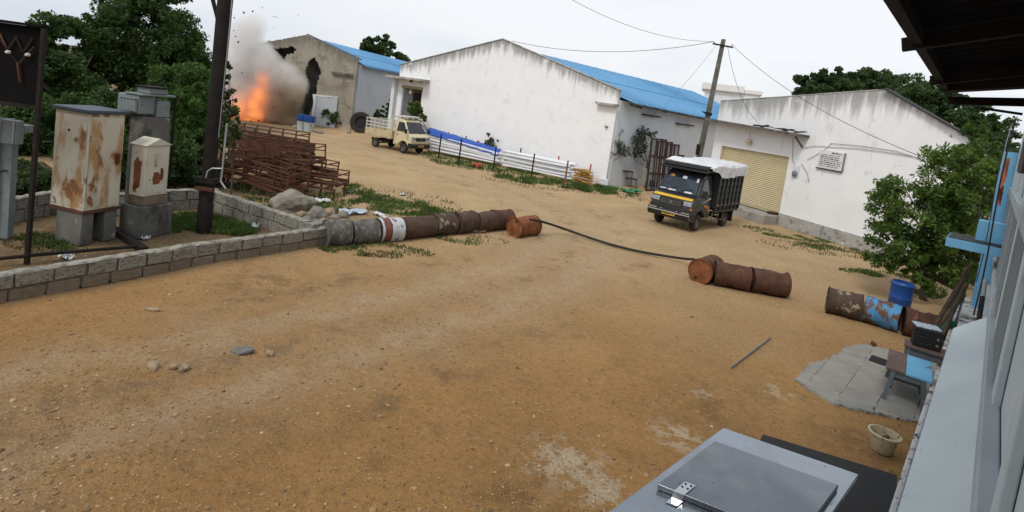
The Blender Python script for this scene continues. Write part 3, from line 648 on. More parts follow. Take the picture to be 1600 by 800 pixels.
    b = MB(); b.lathe([(0, .02), (.11, .02), (.12, .09), (.07, .14), (0, .15)], 14, Matrix.Rotation(R(90), 4, 'X')); o2 = b.build('meter', M['ink_grey'], o, True); o2.location = (0, 0, -.09)
    # conduits on the wall
    b = MB()
    for poly in (((1240, 215), (1239, 250), (1243, 258)), ((1262, 250), (1275, 243), (1292, 232), (1300, 224)), ((1254, 232), (1275, 228), (1298, 230), (1340, 232), (1400, 240), (1440, 247)), ((1298, 224), (1345, 228), (1400, 236), (1445, 250)), ((1253, 256), (1262, 270), (1265, 285))):
        b.tube([(lambda q: (q[0], -.03, q[1]))(L(*p)) for p in poly], .009, 6)
    b.build('wall_cable', M['ink_grey'], t)
    return t, L, O, inv, s0, s1, zt
shop, L3, O3, inv3, s0_3, s1_3, zt_3 = build_shop()
def shp(x, y, z=0): return O3 + d3 * x + n3 * y + Vector((0, 0, z))
def sign_board():
    c = [L3(*p) for p in ((1287, 233), (1321, 241), (1316, 269), (1278, 260))]
    x0 = min(c[0][0], c[3][0]); x1 = max(c[1][0], c[2][0]); zc = [q[1] for q in c]
    rz = math.atan2(d3.y, d3.x); t = thing('notice_board', 'white painted notice board with rows of dark lettering on the shed wall', 'sign', shp(x0, -.045), rz)
    W = x1 - x0; zb = (zc[2] + zc[3]) / 2; zt = (zc[0] + zc[1]) / 2; Hh = zt - zb
    o = MB().box(0, W, -.01, .03, zb, zt).build('board', M['board_white'], t)
    MB().box(-.03, W + .03, -.03, -.011, zb - .05, zb).build('frame_edge', M['ink'], t); MB().box(W, W + .04, -.03, .02, zb + .003, zt).build('frame_edge', M['ink_grey'], t)
    r = random.Random(12)
    def row(z, h, xa, xb, m, wmin=.03, wmax=.09):
        x = xa; b = MB()
        while x < xb:
            ww = r.uniform(wmin, wmax); b.box(x, min(x + ww, xb), -.016, -.011, z - h * r.uniform(.35, .5), z + h * r.uniform(.3, .5)); x += ww + r.uniform(.012, .05)
        tag(b.build('lettering', m, o), kind='stuff')
    row(zt - .10 * Hh, .10 * Hh, W * .52, W * .9, M['ink'])
    for k in range(7): row(zt - (.24 + .105 * k) * Hh, .055 * Hh, W * .08, W * r.uniform(.82, .93), M['ink_grey'] if k % 3 == 0 else M['ink'], .05, .16)
sign_board()

# white rooftop building far behind
def roof_block():
    base = Vector((24, 62, 0)); t = thing('distant_white_block', 'small white flat-roofed block rising behind the blue warehouse roof', 'building', base, R(-20))
    a = base; ps = [onplane(px, py, base, Vector((0, 1, 0))) for px, py in ((1106, 130), (1184, 153))]
    zt = max(p.z for p in ps); x0 = ps[0].x - base.x; x1 = ps[1].x - base.x
    MB().box(x0, x1, 0, 6, 0, zt - .6).build('wall', M['side_white'], t); MB().box(x0 - .4, x1 * .35, -.4, 5, zt - .597, zt + .1).build('parapet', M['board_white'], t)
    MB().box(x1 * .36, x1 + .2, -.2, 5, zt - .597, zt - .2).build('parapet', M['board_white'], t)
roof_block()

# ---------------------------------------------------------------- block boundary walls
def chipped_block(seed):
    bm = bmesh.new(); bmesh.ops.create_cube(bm, size=1); r = random.Random(seed)
    bmesh.ops.bevel(bm, geom=list(bm.edges), offset=.045, segments=1, affect='EDGES')
    for v in bm.verts:
        n = mnoise.noise(v.co * 3 + Vector((seed * 5, 0, 0))); v.co += v.co.normalized() * (.06 * n + r.uniform(-.03, .012))
    m = bpy.data.meshes.new('block'); bm.to_mesh(m); bm.free(); return m
BL_HI = [chipped_block(i + 1) for i in range(7)]; BL_LO = [m.copy() for m in BL_HI]
for m in BL_HI: m.materials.append(M['block'])
for m in BL_LO: m.materials.append(M['block_low'])
def block_run(t, pts, courses, seed, thick=.17, Lb=.43, cap=True):
    """pts: ground polyline; courses: (z0, z1, meshes)"""
    r = random.Random(seed); pts = [Vector((p[0], p[1], 0)) for p in pts]; seg = [(pts[i + 1] - pts[i]).length for i in range(len(pts) - 1)]; tot = sum(seg)
    def at(s):
        s = max(0, min(tot - 1e-4, s))
        for i, L in enumerate(seg):
            if s <= L: d = (pts[i + 1] - pts[i]) / L; return pts[i] + d * s, d
            s -= L
        return pts[-1], (pts[-1] - pts[-2]).normalized()
    for ci, (z0, z1, ms, s_end) in enumerate(courses):
        s = -(ci % 2) * Lb * .5
        while s < min(tot, s_end):
            L = Lb * r.uniform(.86, 1.12); p, d = at(max(0, s + L / 2))
            if s + L > min(tot, s_end) + .12: break
            o = bpy.data.objects.new('block', r.choice(ms)); col.objects.link(o); o.parent = t
            p2 = p + Vector((-d.y, d.x, 0)) * r.uniform(-.012, .012)
            o.location = (p2.x, p2.y, (z0 + z1) / 2 + r.uniform(-.010, .008)); o.rotation_euler = (r.uniform(-.03, .03), r.uniform(-.02, .02), math.atan2(d.y, d.x) + r.uniform(-.02, .02) + (math.pi if r.random() < .5 else 0))
            o.scale = (L - .022, thick * r.uniform(.95, 1.04), z1 - z0 - .012); s += L
    b = MB(); n = max(2, int(tot / .4)); zt = max(c[1] for c in courses); top_end = min(tot, courses[-1][3]); bot_end = tot
    for i in range(n):
        a, _ = at(bot_end * i / n); c, _ = at(bot_end * (i + 1) / n); b.bar((a.x, a.y, courses[0][1] / 2), (c.x, c.y, courses[0][1] / 2), thick - .05, courses[0][1])
        a, _ = at(top_end * i / n); c, _ = at(top_end * (i + 1) / n)
        if len(courses) > 1: b.bar((a.x, a.y, (courses[0][1] + zt - .012) / 2), (c.x, c.y, (courses[0][1] + zt - .012) / 2), thick - .05, zt - .012 - courses[0][1])
    tag(b.build('mortar', M['mortar'], t), kind='stuff')
    if cap:
        v = []; f = []; n = int(top_end / .09)
        for i in range(n + 1):
            p, d = at(top_end * i / n); nn = Vector((-d.y, d.x, 0)); h = zt + .012 + r.uniform(-.008, .010); wv = thick / 2 + r.uniform(-.012, .012)
            v += [tuple(p + nn * wv + Vector((0, 0, h - .02))), tuple(p + nn * wv * .8 + Vector((0, 0, h))), tuple(p - nn * wv * .8 + Vector((0, 0, h + r.uniform(-.006, .006)))), tuple(p - nn * wv + Vector((0, 0, h - .02)))]
        for i in range(n): f += [(4 * i + k, 4 * i + 4 + k, 4 * i + 5 + k, 4 * i + 1 + k) for k in range(3)]
        raw('mortar_cap', v, f, M['mortar_top'], t)
g = lambda *p: G(*p)
fw = [(-7.35, 5.5), (-6.5, 6.97), g(150, 441), g(300, 413), g(460, 388), g(513, 379)]
t = thing('block_wall', 'low grey concrete block wall with soil-stained lower course edging the yard', 'wall')
block_run(t, fw, [(-.04, .145, BL_LO, 99), (.155, .355, BL_HI, 8.45)], 3)
# step of broken blocks at its end
for i, (px, py, z, sx) in enumerate(((497, 372, .25, .34),)):
    pass
A = G(484, 346, .46); B = G(333, 297, .46); Cc = G(262, 297, .46); D_ = G(205, 303, .46)
t = thing('block_wall', 'return block wall running back from the yard wall behind the pole', 'wall')
block_run(t, [A, B], [(-.02, .215, BL_HI, 99), (.225, .45, BL_HI, 99)], 5, .17)
t = thing('block_wall', 'dim block wall behind the small kiosk cabinet', 'wall')
block_run(t, [B + Vector((-.12, .1, 0)), Cc, D_, Vector((-9.2, 11.0, 0)), Vector((-9.3, 9.2, 0)), Vector((-9.4, 7.5, 0))], [(-.02, .215, BL_HI, 99), (.225, .45, BL_HI, 99)], 6, .17)

def stone(name, label, px, py, sx, sy, sz, mat, seed, group=None, rot=None, cat='stone', sub=2, z=0):
    m = rock_mesh(name, seed, 1.0, sub); m.materials.append(mat); p = G(px, py); o = bpy.data.objects.new(name, m); col.objects.link(o)
    o.location = (p.x, p.y, z + .15 * sz); o.scale = (sx, sy, sz); o.rotation_euler = (0, 0, seed if rot is None else rot)
    return tag(o, label, cat, group)
stone('boulder', 'large smooth grey boulder behind the broken end of the block wall', 455, 326, 1.1, .85, .72, M['stone'], 11, rot=.4, cat='boulder', sub=3)
rb = random.Random(21)
for px, py, s, m in ((497, 338, .5, 'stone'), (513, 334, .36, 'stone_tan'), (478, 350, .34, 'stone'), (492, 352, .42, 'block'), (506, 350, .4, 'stone_tan'), (476, 364, .32, 'block'), (489, 368, .34, 'stone'), (500, 362, .36, 'block'), (522, 344, .36, 'stone'), (470, 338, .3, 'stone_tan'), (486, 342, .36, 'stone'), (536, 338, .3, 'stone'), (508, 370, .3, 'block')):
    stone('rubble_stone', 'broken stone in the rubble heap between block wall and first barrel', px, py, s * rb.uniform(.8, 1.2), s * rb.uniform(.6, 1), s * rb.uniform(.5, .9), M[m], rb.randrange(99), 'rubble at the wall end')
t = thing('broken_block', 'broken concrete block standing at the very end of the yard wall', 'block', G(497, 371), R(25))
MB().box(-.22, .2, -.1, .1, 0, .34).build('block_body', M['block'], t, False, .02)
stone('flat_stone', 'large flat grey slate piece lying among pebbles in the left yard', 380, 550, .26, .14, .10, M['slate'], 33, rot=.2)
stone('flat_stone', 'pale tan flat stone left of the twin chunks', 239, 573, .19, .10, .08, M['stone_tan'], 34, rot=-.5)
stone('stone_chunk', 'tan stone chunk, left one of the close pair in the left yard', 272, 575, .12, .09, .08, M['stone_tan'], 35)
stone('stone_chunk', 'tan stone chunk, right one of the close pair in the left yard', 287, 578, .13, .10, .10, M['stone_tan'], 36)
stone('stone_chunk', 'small pale stone right of the grey slate piece', 422, 553, .12, .08, .07, M['stone_tan'], 37)
stone('flat_stone', 'thin pale flake of stone below the block wall', 240, 484, .22, .09, .05, M['stone_tan'], 38, rot=.1)
stone('stone_chunk', 'dark lump of stone at the edge of the paved patch', 1365, 539, .10, .09, .09, M['rust'], 39)
stone('stone_chunk', 'flat stone lying against the middle barrel of the left row', 748, 362, .45, .22, .14, M['stone_tan'], 40, rot=.6)

# ---------------------------------------------------------------- barrels
def barrel_meshes(r=.285, L=.74, seed=1, dent=.024):
    n = 40; prof = []
    for i in range(33):
        z = L * i / 32; rr = r
        for zc in (L / 3, 2 * L / 3):
            rr += .017 * max(0, 1 - abs(z - zc) / .026)
        prof.append((rr, z))
    prof = [(r + .013, 0), (r + .013, .018), (r - .004, .028)] + prof[1:-1] + [(r - .004, L - .028), (r + .013, L - .018), (r + .013, L)]
    b = MB(); b.lathe(prof, n)
    b.v = [tuple(Vector(v) * 1 + Vector((v[0], v[1], 0)).normalized() * (dent * 2.2 * min(0, mnoise.noise(Vector(v) * 2.6 + Vector((seed * 7, 0, 0)))) + dent * .5 * mnoise.noise(Vector(v) * 6 + Vector((0, seed, 0))))) for v in b.v]
    body = b.mesh('body', True)
    e0 = MB().lathe([(r + .011, .001), (r - .006, .0), (r - .008, .022), (r * .55, .026), (r * .5, .020), (.001, .018)], n).mesh('end_cap', True)
    e1 = MB().lathe([(r + .011, L - .001), (r - .006, L), (r - .008, L - .022), (r * .55, L - .026), (r * .5, L - .02), (.001, L - .018)], n).mesh('end_cap', True)
    return body, e0, e1
BV = [barrel_meshes(seed=i) for i in range(4)]
def barrel(a, b, mat, label, cap=None, k=0, r=.285, sink=.02, group=None, spin=None):
    a = Vector((a[0], a[1], 0)); b = Vector((b[0], b[1], 0)); d = b - a; L = d.length; d.normalize()
    body, e0, e1 = BV[k % 4]
    t = thing('oil_barrel', label, 'barrel', (a.x, a.y, 0), 0, group)
    y = Vector((0, 0, 1)).cross(d).normalized(); x = y.cross(d)
    M3 = Matrix((x, y, d)).transposed() @ Matrix.Rotation(rnd.uniform(0, 6) if spin is None else spin, 3, 'Z'); sc = r / .285
    mt = Matrix.Translation((0, 0, r - sink)) @ M3.to_4x4() @ Matrix.Diagonal((sc, sc, L / .74, 1))
    for nm, ms, mm in (('body', body, mat), ('end_cap', e0, cap or mat), ('end_cap', e1, cap or mat)):
        o = link(nm, ms.copy(), mm, t); o.matrix_local = mt
    bu = MB(); bu.lathe([(0, -.012), (.028, -.012), (.03, .02), (0, .02)], 10); o = bu.build('bung', M['dark_steel'], t); o.matrix_local = mt @ Matrix.Translation((.19, .02, .012))
    return t, mt
row = [(508, 384), (547, 382), (591, 379), (629, 375.5), (680, 370), (712, 366), (744, 363), (773, 360), (800, 357.5)]
bl = ['cement-crusted grey barrel beside the rubble, first of the left row', 'grey crusted barrel between the first barrel and the banded one', 'barrel painted with red and white bands in the left row',
      'plain dark brown barrel just right of the red-white banded barrel', 'barrel with flaked pale paint patches, fifth of the left row', 'brown barrel, sixth from the block wall in the left row', 'brown barrel, seventh from the block wall in the left row', 'last barrel of the left row, partly behind the orange one']
bm_ = ['rust_grey', 'rust_grey', 'rust_dark', 'rust_dark', 'rust_pale', 'rust_dark', 'rust_dark', 'rust']
for i in range(8):
    a, b = G(*row[i]), G(*row[i + 1]); back = Vector((-(b - a).y, (b - a).x, 0)).normalized() * .16; dd = (b - a).normalized() * .022; back2 = back * rnd.uniform(.75, 1.25); back = back * rnd.uniform(.75, 1.25)
    t, mt = barrel(a + back + dd, b + back2 - dd, M[bm_[i]], bl[i], None, i, (.285 if i < 2 else .275) + rnd.uniform(-.012, .012), .03 if i > 1 else .05)
    if i == 2:
        for z0, z1, mm in ((.02, .10, 'white_band'), (.11, .30, 'red_band'), (.32, .73, 'white_band')):
            bb = MB(); bb.lathe([(.2905 + .0012, z0), (.2905 + .0012, (z0 + z1) / 2), (.2905 + .0012, z1)], 40); o = bb.build('paint_band', M[mm], t, True); o.matrix_local = mt @ Matrix.Diagonal((1.035, 1.035, 1, 1))
barrel(G(801, 370), G(833, 366), M['rust_orange'], 'bright orange rusty barrel turned end-on at the end of the left row', M['rust_orange'], 1, .275, .02)
pa = G(1091, 441); dirA = (G(1133, 425) - pa).normalized()
barrel(pa, pa + dirA * .80, M['rust'], 'rusty barrel with its orange-brown end facing the yard at the hose end', M['rust_orange'], 2, .28, .02)
pb0 = G(1115, 446); pb1 = G(1170, 456); pc0 = G(1173, 457); pc1 = G(1229, 466)
bk = Vector((-(pc1 - pb0).y, (pc1 - pb0).x, 0)).normalized() * .15
barrel(pb0 + bk, pb1 + bk * .8 - dirA * .02, M['rust'], 'brown barrel with scuffed middle, centre of the three near the hose', None, 3, .28, .02)
barrel(pc0 + bk, pc1 + bk, M['rust'], 'brown barrel with an orange mark, right end of the three near the hose', None, 0, .28, .02)
pd0, pd1 = G(1288, 488), G(1342, 502); pe0, pe1 = G(1348, 503), G(1404, 521); pf0, pf1 = G(1408, 523), G(1464, 538)
bk = Vector((-(pe1 - pd0).y, (pe1 - pd0).x, 0)).normalized() * .15
barrel(pd0 + bk, pd1 + bk, M['rust_pale'], 'brown barrel with pale flaked patches left of the blue-painted one', None, 1, .275, .02)
barrel(pe0 + bk, pe1 + bk, M['rust_blue'], 'barrel with flaking sky-blue paint in front of the blue drum', M['rust'], 2, .275, .02, spin=2.2)
barrel(pf0 + bk, pf1 + bk, M['rust'], 'dull brown barrel behind the old radio at the right', None, 3, .275, .02)
# upright blue plastic drum
p = G(1412, 492); t = thing('plastic_drum', 'bright blue plastic drum standing upright behind the blue-painted barrel', 'drum', p + Vector((0, .2, 0)))
MB().lathe([(.0, 0), (.20, 0), (.215, .02), (.222, .32), (.23, .34), (.222, .36), (.222, .58), (.232, .60), (.232, .66), (.222, .68), (.20, .70), (.195, .67), (.195, .06), (0, .05)], 36).build('drum_body', M['blue_plastic'], t, True)
MB().lathe([(.224, .62), (.238, .625), (.238, .65), (.224, .655)], 36).build('rim_ring', M['blue_plastic'], t, True)
# black hose
hp = [(828, 343), (846, 346), (880, 357), (920, 371), (960, 383.5), (1000, 393), (1040, 400), (1068, 404), (1084, 405)]
pts = []
for i, q in enumerate(hp):
    z = .62 if i == 0 else (.42 if i == 1 else (.16 if i == 2 else .05)); z = .05 if i > 2 else z
    if i >= len(hp) - 2: z = .12 if i == len(hp) - 2 else .30
    pts.append(G(q[0], q[1], z))
cp = []
for i in range(len(pts) - 1):
    for k in range(6):
        u = k / 6; p0 = pts[max(0, i - 1)]; p1 = pts[i]; p2 = pts[i + 1]; p3 = pts[min(len(pts) - 1, i + 2)]
        cp.append(.5 * ((2 * p1) + (-p0 + p2) * u + (2 * p0 - 5 * p1 + 4 * p2 - p3) * u * u + (-p0 + 3 * p1 - 3 * p2 + p3) * u ** 3))
tag(MB().tube(cp + [pts[-1]], .033, 10).build('black_hose', M['rubber'], None, True), 'long black hose stretched across the yard between two rows of barrels', 'hose')

# ---------------------------------------------------------------- trucks
def wheel(t, x, y, r, w_, rimmat):
    s = 1 if y > 0 else -1
    o = bpy.data.objects.new('wheel', None); col.objects.link(o); o.parent = t; o.location = (x, y, r)
    Mx = Matrix.Rotation(R(-90 * s), 4, 'X')
    MB().lathe([(r * .55, -w_ / 2), (r * .85, -w_ / 2), (r * .96, -w_ * .40), (r, -w_ * .25), (r, w_ * .25), (r * .96, w_ * .40), (r * .85, w_ / 2), (r * .62, w_ / 2), (r * .58, w_ * .38)], 28, Mx).build('tyre', M['tyre'], o, True)
    MB().lathe([(r * .6, -w_ * .3), (r * .6, w_ * .40), (r * .54, w_ * .42), (r * .50, w_ * .20), (r * .28, w_ * .16), (r * .24, w_ * .34), (0, w_ * .36)], 20, Mx).build('rim', rimmat, o, True)
def truck(kind, loc, fwd):
    dark = kind == 'dark'; rz = math.atan2(fwd.y, fwd.x)
    if dark: t = thing('small_truck', 'charcoal covered mini truck with white tarpaulin parked by the roller shutter', 'truck', loc, rz)
    else: t = thing('small_truck', 'cream mini truck with white railed open bed parked by the white warehouse', 'truck', loc, rz)
    P = M['charcoal'] if dark else M['cream_paint']
    ax = 1.12; wr = .27; hwl = .74
    arch = [(ax + .37 * math.cos(a), .30 + .37 * math.sin(a)) for a in [math.pi - math.pi * k / 10 for k in range(11)]]
    arch = [q for q in arch if q[1] > .40]
    low = [(.36, .40)] + arch + [(1.60, .40), (1.70, .42), (1.735, .60), (1.72, .80), (1.66, .98), (1.42, 1.14), (.36, 1.14)]
    hu = lambda z: .735 - .125 * max(0, (z - 1.10)) / .78
    up = [(1.44, 1.12), (1.02, 1.72), (.92, 1.80), (.80, 1.84), (.44, 1.84), (.36, 1.78), (.36, 1.12)]
    c = MB(); c.loop(low, lambda z: hwl - .05 * max(0, z - .8)); c.loop(up, hu)
    cab = c.build('cab', P, t, False, .045, 3)
    # windscreen following the rake, side windows
    def ws(u, v, off=.012):
        x = 1.44 + (1.02 - 1.44) * v; z = 1.12 + (1.72 - 1.12) * v; n = Vector((.6, 0, .42)).normalized(); w_ = hu(z) - .075
        return Vector((x, u * w_, z)) + n * off
    b = MB(); b.add([ws(-1, .06), ws(1, .06), ws(.97, .94), ws(-.97, .94)], [(0, 1, 2, 3)]); wsn = b.build('windscreen', M['glass'], t)
    b = MB()
    for e in ((ws(-1, .04), ws(1, .04)), (ws(1, .04), ws(.97, .96)), (ws(.97, .96), ws(-.97, .96)), (ws(-.97, .96), ws(-1, .04))): b.bar(e[0], e[1], .03, .014, Vector((.6, 0, .42)))
    b.build('windscreen_seal', M['rubber'], t)
    for s in (-1, 1):
        pts = [(1.30, 1.19), (.98, 1.66), (.60, 1.68), (.56, 1.19)]
        b = MB(); b.add([(x, s * (hu(z) + .004), z) for x, z in pts], [(0, 1, 2, 3)]); b.build('side_window', M['glass_side'], t)
        b = MB(); q = [Vector((x, s * (hu(z) + .008), z)) for x, z in pts]
        for i in range(4): b.bar(q[i], q[(i + 1) % 4], .012, .022, Vector((0, s, 0)))
        b.build('window_seal', M['rubber'], t)
        # door shut lines and handle
        b = MB()
        for a_, c_ in (((.50, 1.13), (.50, .50)), ((.50, .50), (.78, .50)), ((1.36, 1.10), (1.42, .78))): b.bar((a_[0], s * (hwl + .001 - .05 * max(0, a_[1] - .8)), a_[1]), (c_[0], s * (hwl + .001 - .05 * max(0, c_[1] - .8)), c_[1]), .006, .010, Vector((0, 0, 1)))
        tag(b.build('door_seam', M['rubber'], t), kind='stuff')
        MB().box(.54, .68, s * .73 - .012, s * .73 + .016, .96, 1.0).build('door_handle', M['black'], t)
        m = MB(); m.bar((1.36, s * .72, 1.18), (1.46, s * .90, 1.22), .02, .02); m.box(1.40, 1.46, s * .92 - .085, s * .92 + .085, 1.12, 1.36); m.build('wing_mirror', M['black'], t, False, .015)
        wheel(t, ax, s * .62, wr, .17, M['rim']); wheel(t, -ax, s * .62, wr, .17, M['rim'])
        # headlamps
        h = MB(); h.prism([(1.700, .80), (1.745, .80), (1.72, .955), (1.66, .955)], s * .40, s * .70); h.build('headlamp', M['lamp_glass'], t, False, .02)
        MB().box(1.70, 1.748, s * .66, s * .725, .70, .76).build('indicator_lamp', M['amber'], t)
        MB().bar((1.47, s * .25 - .2, 1.17), (1.34, s * .25 + .22, 1.34), .014, .014).build('wiper', M['black'], t)
    # grille, bumper
    MB().prism([(1.70, .74), (1.745, .74), (1.73, .93), (1.67, .93)], -.37, .37).build('grille', M['black'], t)
    for k in range(3):
        MB().box(1.735, 1.752, -.35, .35, .765 + .055 * k, .785 + .055 * k).build('grille_bar', M['black'] if not dark else M['rim'], t)
    bm2 = M['black']
    MB().loop([(1.50, .34), (1.70, .32), (1.80, .38), (1.80, .58), (1.72, .62), (1.50, .60)], lambda z: .76).build('bumper', bm2, t, False, .03, 2)
    pl = MB().box(1.803, 1.815, -.22, .22, .42, .54).build('number_plate', M['plate'] if dark else M['yellow'], t)
    r = random.Random(5 if dark else 6); x = -.19
    while x < .17:
        ww = r.uniform(.022, .04); MB().box(1.816, 1.819, x, x + ww, .445, .515).build('plate_mark', M['ink'], pl); x += ww + (.05 if r.random() < .25 else .014)
    MB().lathe([(0, .0), (.035, .0), (.03, .012), (0, .016)], 12, Matrix.Translation((1.735, 0, .84)) @ Matrix.Rotation(R(90), 4, 'Y')).build('emblem', M['chrome'], t, True)
    # chassis
    c = MB()
    for s in (-1, 1): c.box(-1.75, 1.5, s * .34 - .04, s * .34 + .04, .36, .48)
    for x in (-1.6, -.6, .2): c.box(x - .04, x + .04, -.36, .36, .40, .46)
    tag(c.build('chassis_rails', M['dark_steel'], t), kind='stuff')
    MB().tube([(-ax, -.6, wr), (-ax, .6, wr)], .05, 10).build('rear_axle', M['dark_steel'], t)
    MB().box(-.55, -.05, -.62, -.40, .34, .62).build('fuel_tank', M['dark_steel'], t, False, .03)
    MB().box(.36, 1.4, -.55, .55, .42, .60).build('cab_underside', M['black'], t)
    bx0, bx1, bw = -1.86, .24, .80
    if dark:
        MB().box(bx0, bx1, -bw, bw, .66, .74).build('bed_floor', M['charcoal_body'], t)
        ht = 1.98
        for s in (-1, 1):
            MB().box(bx0, bx1, s * bw - .012, s * bw + .012, .74, ht).build('cargo_side', M['charcoal_body'], t)
            n = 7
            for k in range(n):
                x = bx0 + .05 + (bx1 - bx0 - .1) * k / (n - 1); MB().box(x - .045, x + .045, s * (bw + .014) - (.0 if s > 0 else .045), s * (bw + .014) + (.045 if s > 0 else .0), .66, ht).build('side_post', M['charcoal_body'], t, False, .008)
            for k in range(n - 1):
                xa = bx0 + .05 + (bx1 - bx0 - .1) * k / (n - 1) + .05; xb = bx0 + .05 + (bx1 - bx0 - .1) * (k + 1) / (n - 1) - .05
                for q in range(5):
                    z = .84 + .22 * q; MB().prism([(xa, z), (xb, z + .0), (xb, z + .10), (xa, z + .10)], s * bw + s * .013, s * bw + s * .028).build('side_slat', M['charcoal_body'], t)
                MB().box(xa + .04, xb - .04, s * (bw + .030) - .004, s * (bw + .030) + .004, .80, .85).build('reflector_strip', M['tan_wood'] if k % 2 else M['rim'], t)
            MB().box(bx0, bx1, s * bw - .02, s * bw + .02, .58, .66).build('bed_rail', M['charcoal_body'], t)
            # under-run guard
            b = MB()
            for a_, c_ in (((-.75, .60), (-.75, .30)), ((-.75, .30), (.16, .30)), ((.16, .30), (.16, .60)), ((-.3, .60), (-.3, .30))): b.bar((a_[0], s * .74, a_[1]), (c_[0], s * .74, c_[1]), .03, .03)
            b.build('side_guard', M['rim'], t)
            # mudflap
            MB().box(-1.62, -1.60, s * .62 - .14, s * .62 + .14, .16, .60).build('mudflap', M['rubber'], t)
            # stripes on the door
            b = MB(); b.add([(.46, s * .7415, .78), (.95, s * .7415, .88), (.92, s * .7415, .80), (.62, s * .7415, .72), (.58, s * .7415, .62), (.44, s * .7415, .60)], [(0, 1, 2, 3, 4, 5)]); b.build('door_decal', M['poster'], t)
            b = MB(); b.add([(.44, s * .733, 1.03), (.44, s * .733, 1.09), (1.05, s * .738, .93), (1.12, s * .738, .90)], [(0, 1, 2, 3)]); b.build('door_stripe', M['rail_white'], t)
        MB().box(bx1 - .04, bx1, -bw, bw, .66, ht + .12).build('headboard', M['charcoal_body'], t)
        MB().box(bx0 - .03, bx0, -bw, bw, .66, ht).build('tail_board', M['charcoal_body'], t)
        # rack overhanging the cab roof
        MB().prism([(bx1, 1.90), (1.02, 1.90), (1.18, 1.98), (1.16, 2.10), (bx1, 2.12)], -.76, .76).build('roof_rack', M['charcoal_body'], t, False, .02)
        MB().box(1.10, 1.26, -.8, .8, 1.88, 1.95).build('sun_visor', M['black'], t, False, .02)
        # tarpaulin draped over a bowed top
        v = []; f = []; nx, ny = 28, 26
        for i in range(nx + 1):
            x = bx0 - .06 + (1.02 - bx0) * i / nx
            for j in range(ny + 1):
                s = -1 + 2 * j / ny; sa = abs(s); flat = .72; front = max(0, (x - .25) / .77)
                hang = (.40 + .035 * math.sin(x * 3.1 + (2 if s > 0 else 0)) + .06 * mnoise.noise(Vector((x * 3, s, 0)))) * (1 - .82 * front)
                if sa <= flat: y = s / flat * (bw + .07); z = 2.20 + .045 * (1 - (s / flat) ** 2) + .026 * mnoise.noise(Vector((x * 2.6, s * 2.6, 4))) - .05 * abs(mnoise.noise(Vector((x * 1.6, s * 4.5, 9)))) + .03 * math.sin(x * 2.4)
                else: q = (sa - flat) / (1 - flat); y = math.copysign(bw + .095 + .04 * mnoise.noise(Vector((x * 7, q * 1.2, 1))) , s); z = 2.20 + .03 * math.sin(x * 2.4) - q * hang
                z -= .16 * max(0, front) ** 1.3; y *= 1 - .04 * front
                v.append((x, y, z))
        f = [(i * (ny + 1) + j, (i + 1) * (ny + 1) + j, (i + 1) * (ny + 1) + j + 1, i * (ny + 1) + j + 1) for i in range(nx) for j in range(ny)]
        o = raw('tarpaulin', v, f, M['tarp'], t, False); sd = o.modifiers.new('thickness', 'SOLIDIFY'); sd.thickness = .012
        # yellow band over the grille and chrome trims
        MB().prism([(1.665, .985), (1.685, .985), (1.605, 1.055), (1.59, 1.04)], -.66, .66).build('yellow_band', M['yellow'], t)
        for y0, y1 in ((-.7, -.42), (.42, .7), (-.30, -.24), (.24, .30)): MB().box(1.79, 1.822, y0, y1, .56, .605).build('chrome_trim', M['chrome'], t, False, .008)
        MB().tube([(1.80, -.72, .40), (1.84, -.72, .52), (1.84, .72, .52), (1.80, .72, .40)], .02, 8).build('bull_bar', M['chrome'], t, True)
        # windscreen stickers
        for u0, u1, v0, v1, mm in ((-.75, -.35, .08, .16, 'white_scrap'), (.30, .52, .07, .15, 'white_scrap'), (.10, .28, .08, .14, 'white_scrap'), (-.92, -.80, .70, .90, 'white_scrap'), (-.2, .05, .78, .92, 'white_scrap'), (.55, .80, .80, .92, 'poster'), (.6, .95, .09, .14, 'white_scrap')):
            b = MB(); b.add([ws(-u0, v0, .016), ws(-u1, v0, .016), ws(-u1, v1, .016), ws(-u0, v1, .016)], [(0, 1, 2, 3)]); b.build('sticker', M[mm], wsn)
    else:
        MB().box(bx0, bx1, -bw, bw, .64, .72).build('bed_floor', M['cream_bed'], t)
        for s in (-1, 1):
            MB().box(bx0, bx1, s * bw - .02, s * bw + .02, .66, 1.06).build('bed_side', M['cream_bed'], t, False, .012)
            for k in range(4):
                x = bx0 + .25 + .55 * k; MB().box(x - .02, x + .02, s * (bw + .022) - .012, s * (bw + .022) + .012, .62, 1.05).build('side_rib', M['cream_bed'], t)
            for k in range(7):
                x = bx0 + .04 + (bx1 - bx0 - .08) * k / 6; MB().box(x - .022, x + .022, s * bw - .018, s * bw + .018, 1.063, 1.62).build('rail_post', M['rail_white'], t)
            for z in (1.22, 1.40, 1.60): MB().box(bx0 - .01, bx1, s * (bw + .022) - .012 , s * (bw + .022) + .012, z - .025, z + .025).build('rail_bar', M['rail_white'], t)
        MB().box(bx0 - .045, bx0 - .003, -bw, bw, .66, 1.06).build('tail_gate', M['cream_bed'], t, False, .012)
        for z in (1.22, 1.40, 1.60): MB().box(bx0 - .04, bx0 - .016, -bw, bw, z - .025, z + .025).build('rail_bar', M['rail_white'], t)
        b = MB(); b.box(bx1 - .03, bx1 + .03, -bw, bw, .7, 1.1); b.build('headboard', M['cream_bed'], t)
        for y in (-.78, -.4, 0, .4, .78): MB().box(bx1 - .02, bx1 + .03, y - .025, y + .025, 1.103, 1.95).build('headboard_post', M['rail_white'], t)
        MB().box(bx1 - .03, bx1 + .04, -.80, .80, 1.90, 1.96).build('headboard_bar', M['rail_white'], t)
        # roof carrier
        for y in (-.45, 0, .45): MB().box(.3, 1.0, y - .03, y + .03, 1.875, 1.93).build('carrier_bar', M['rail_white'], t)
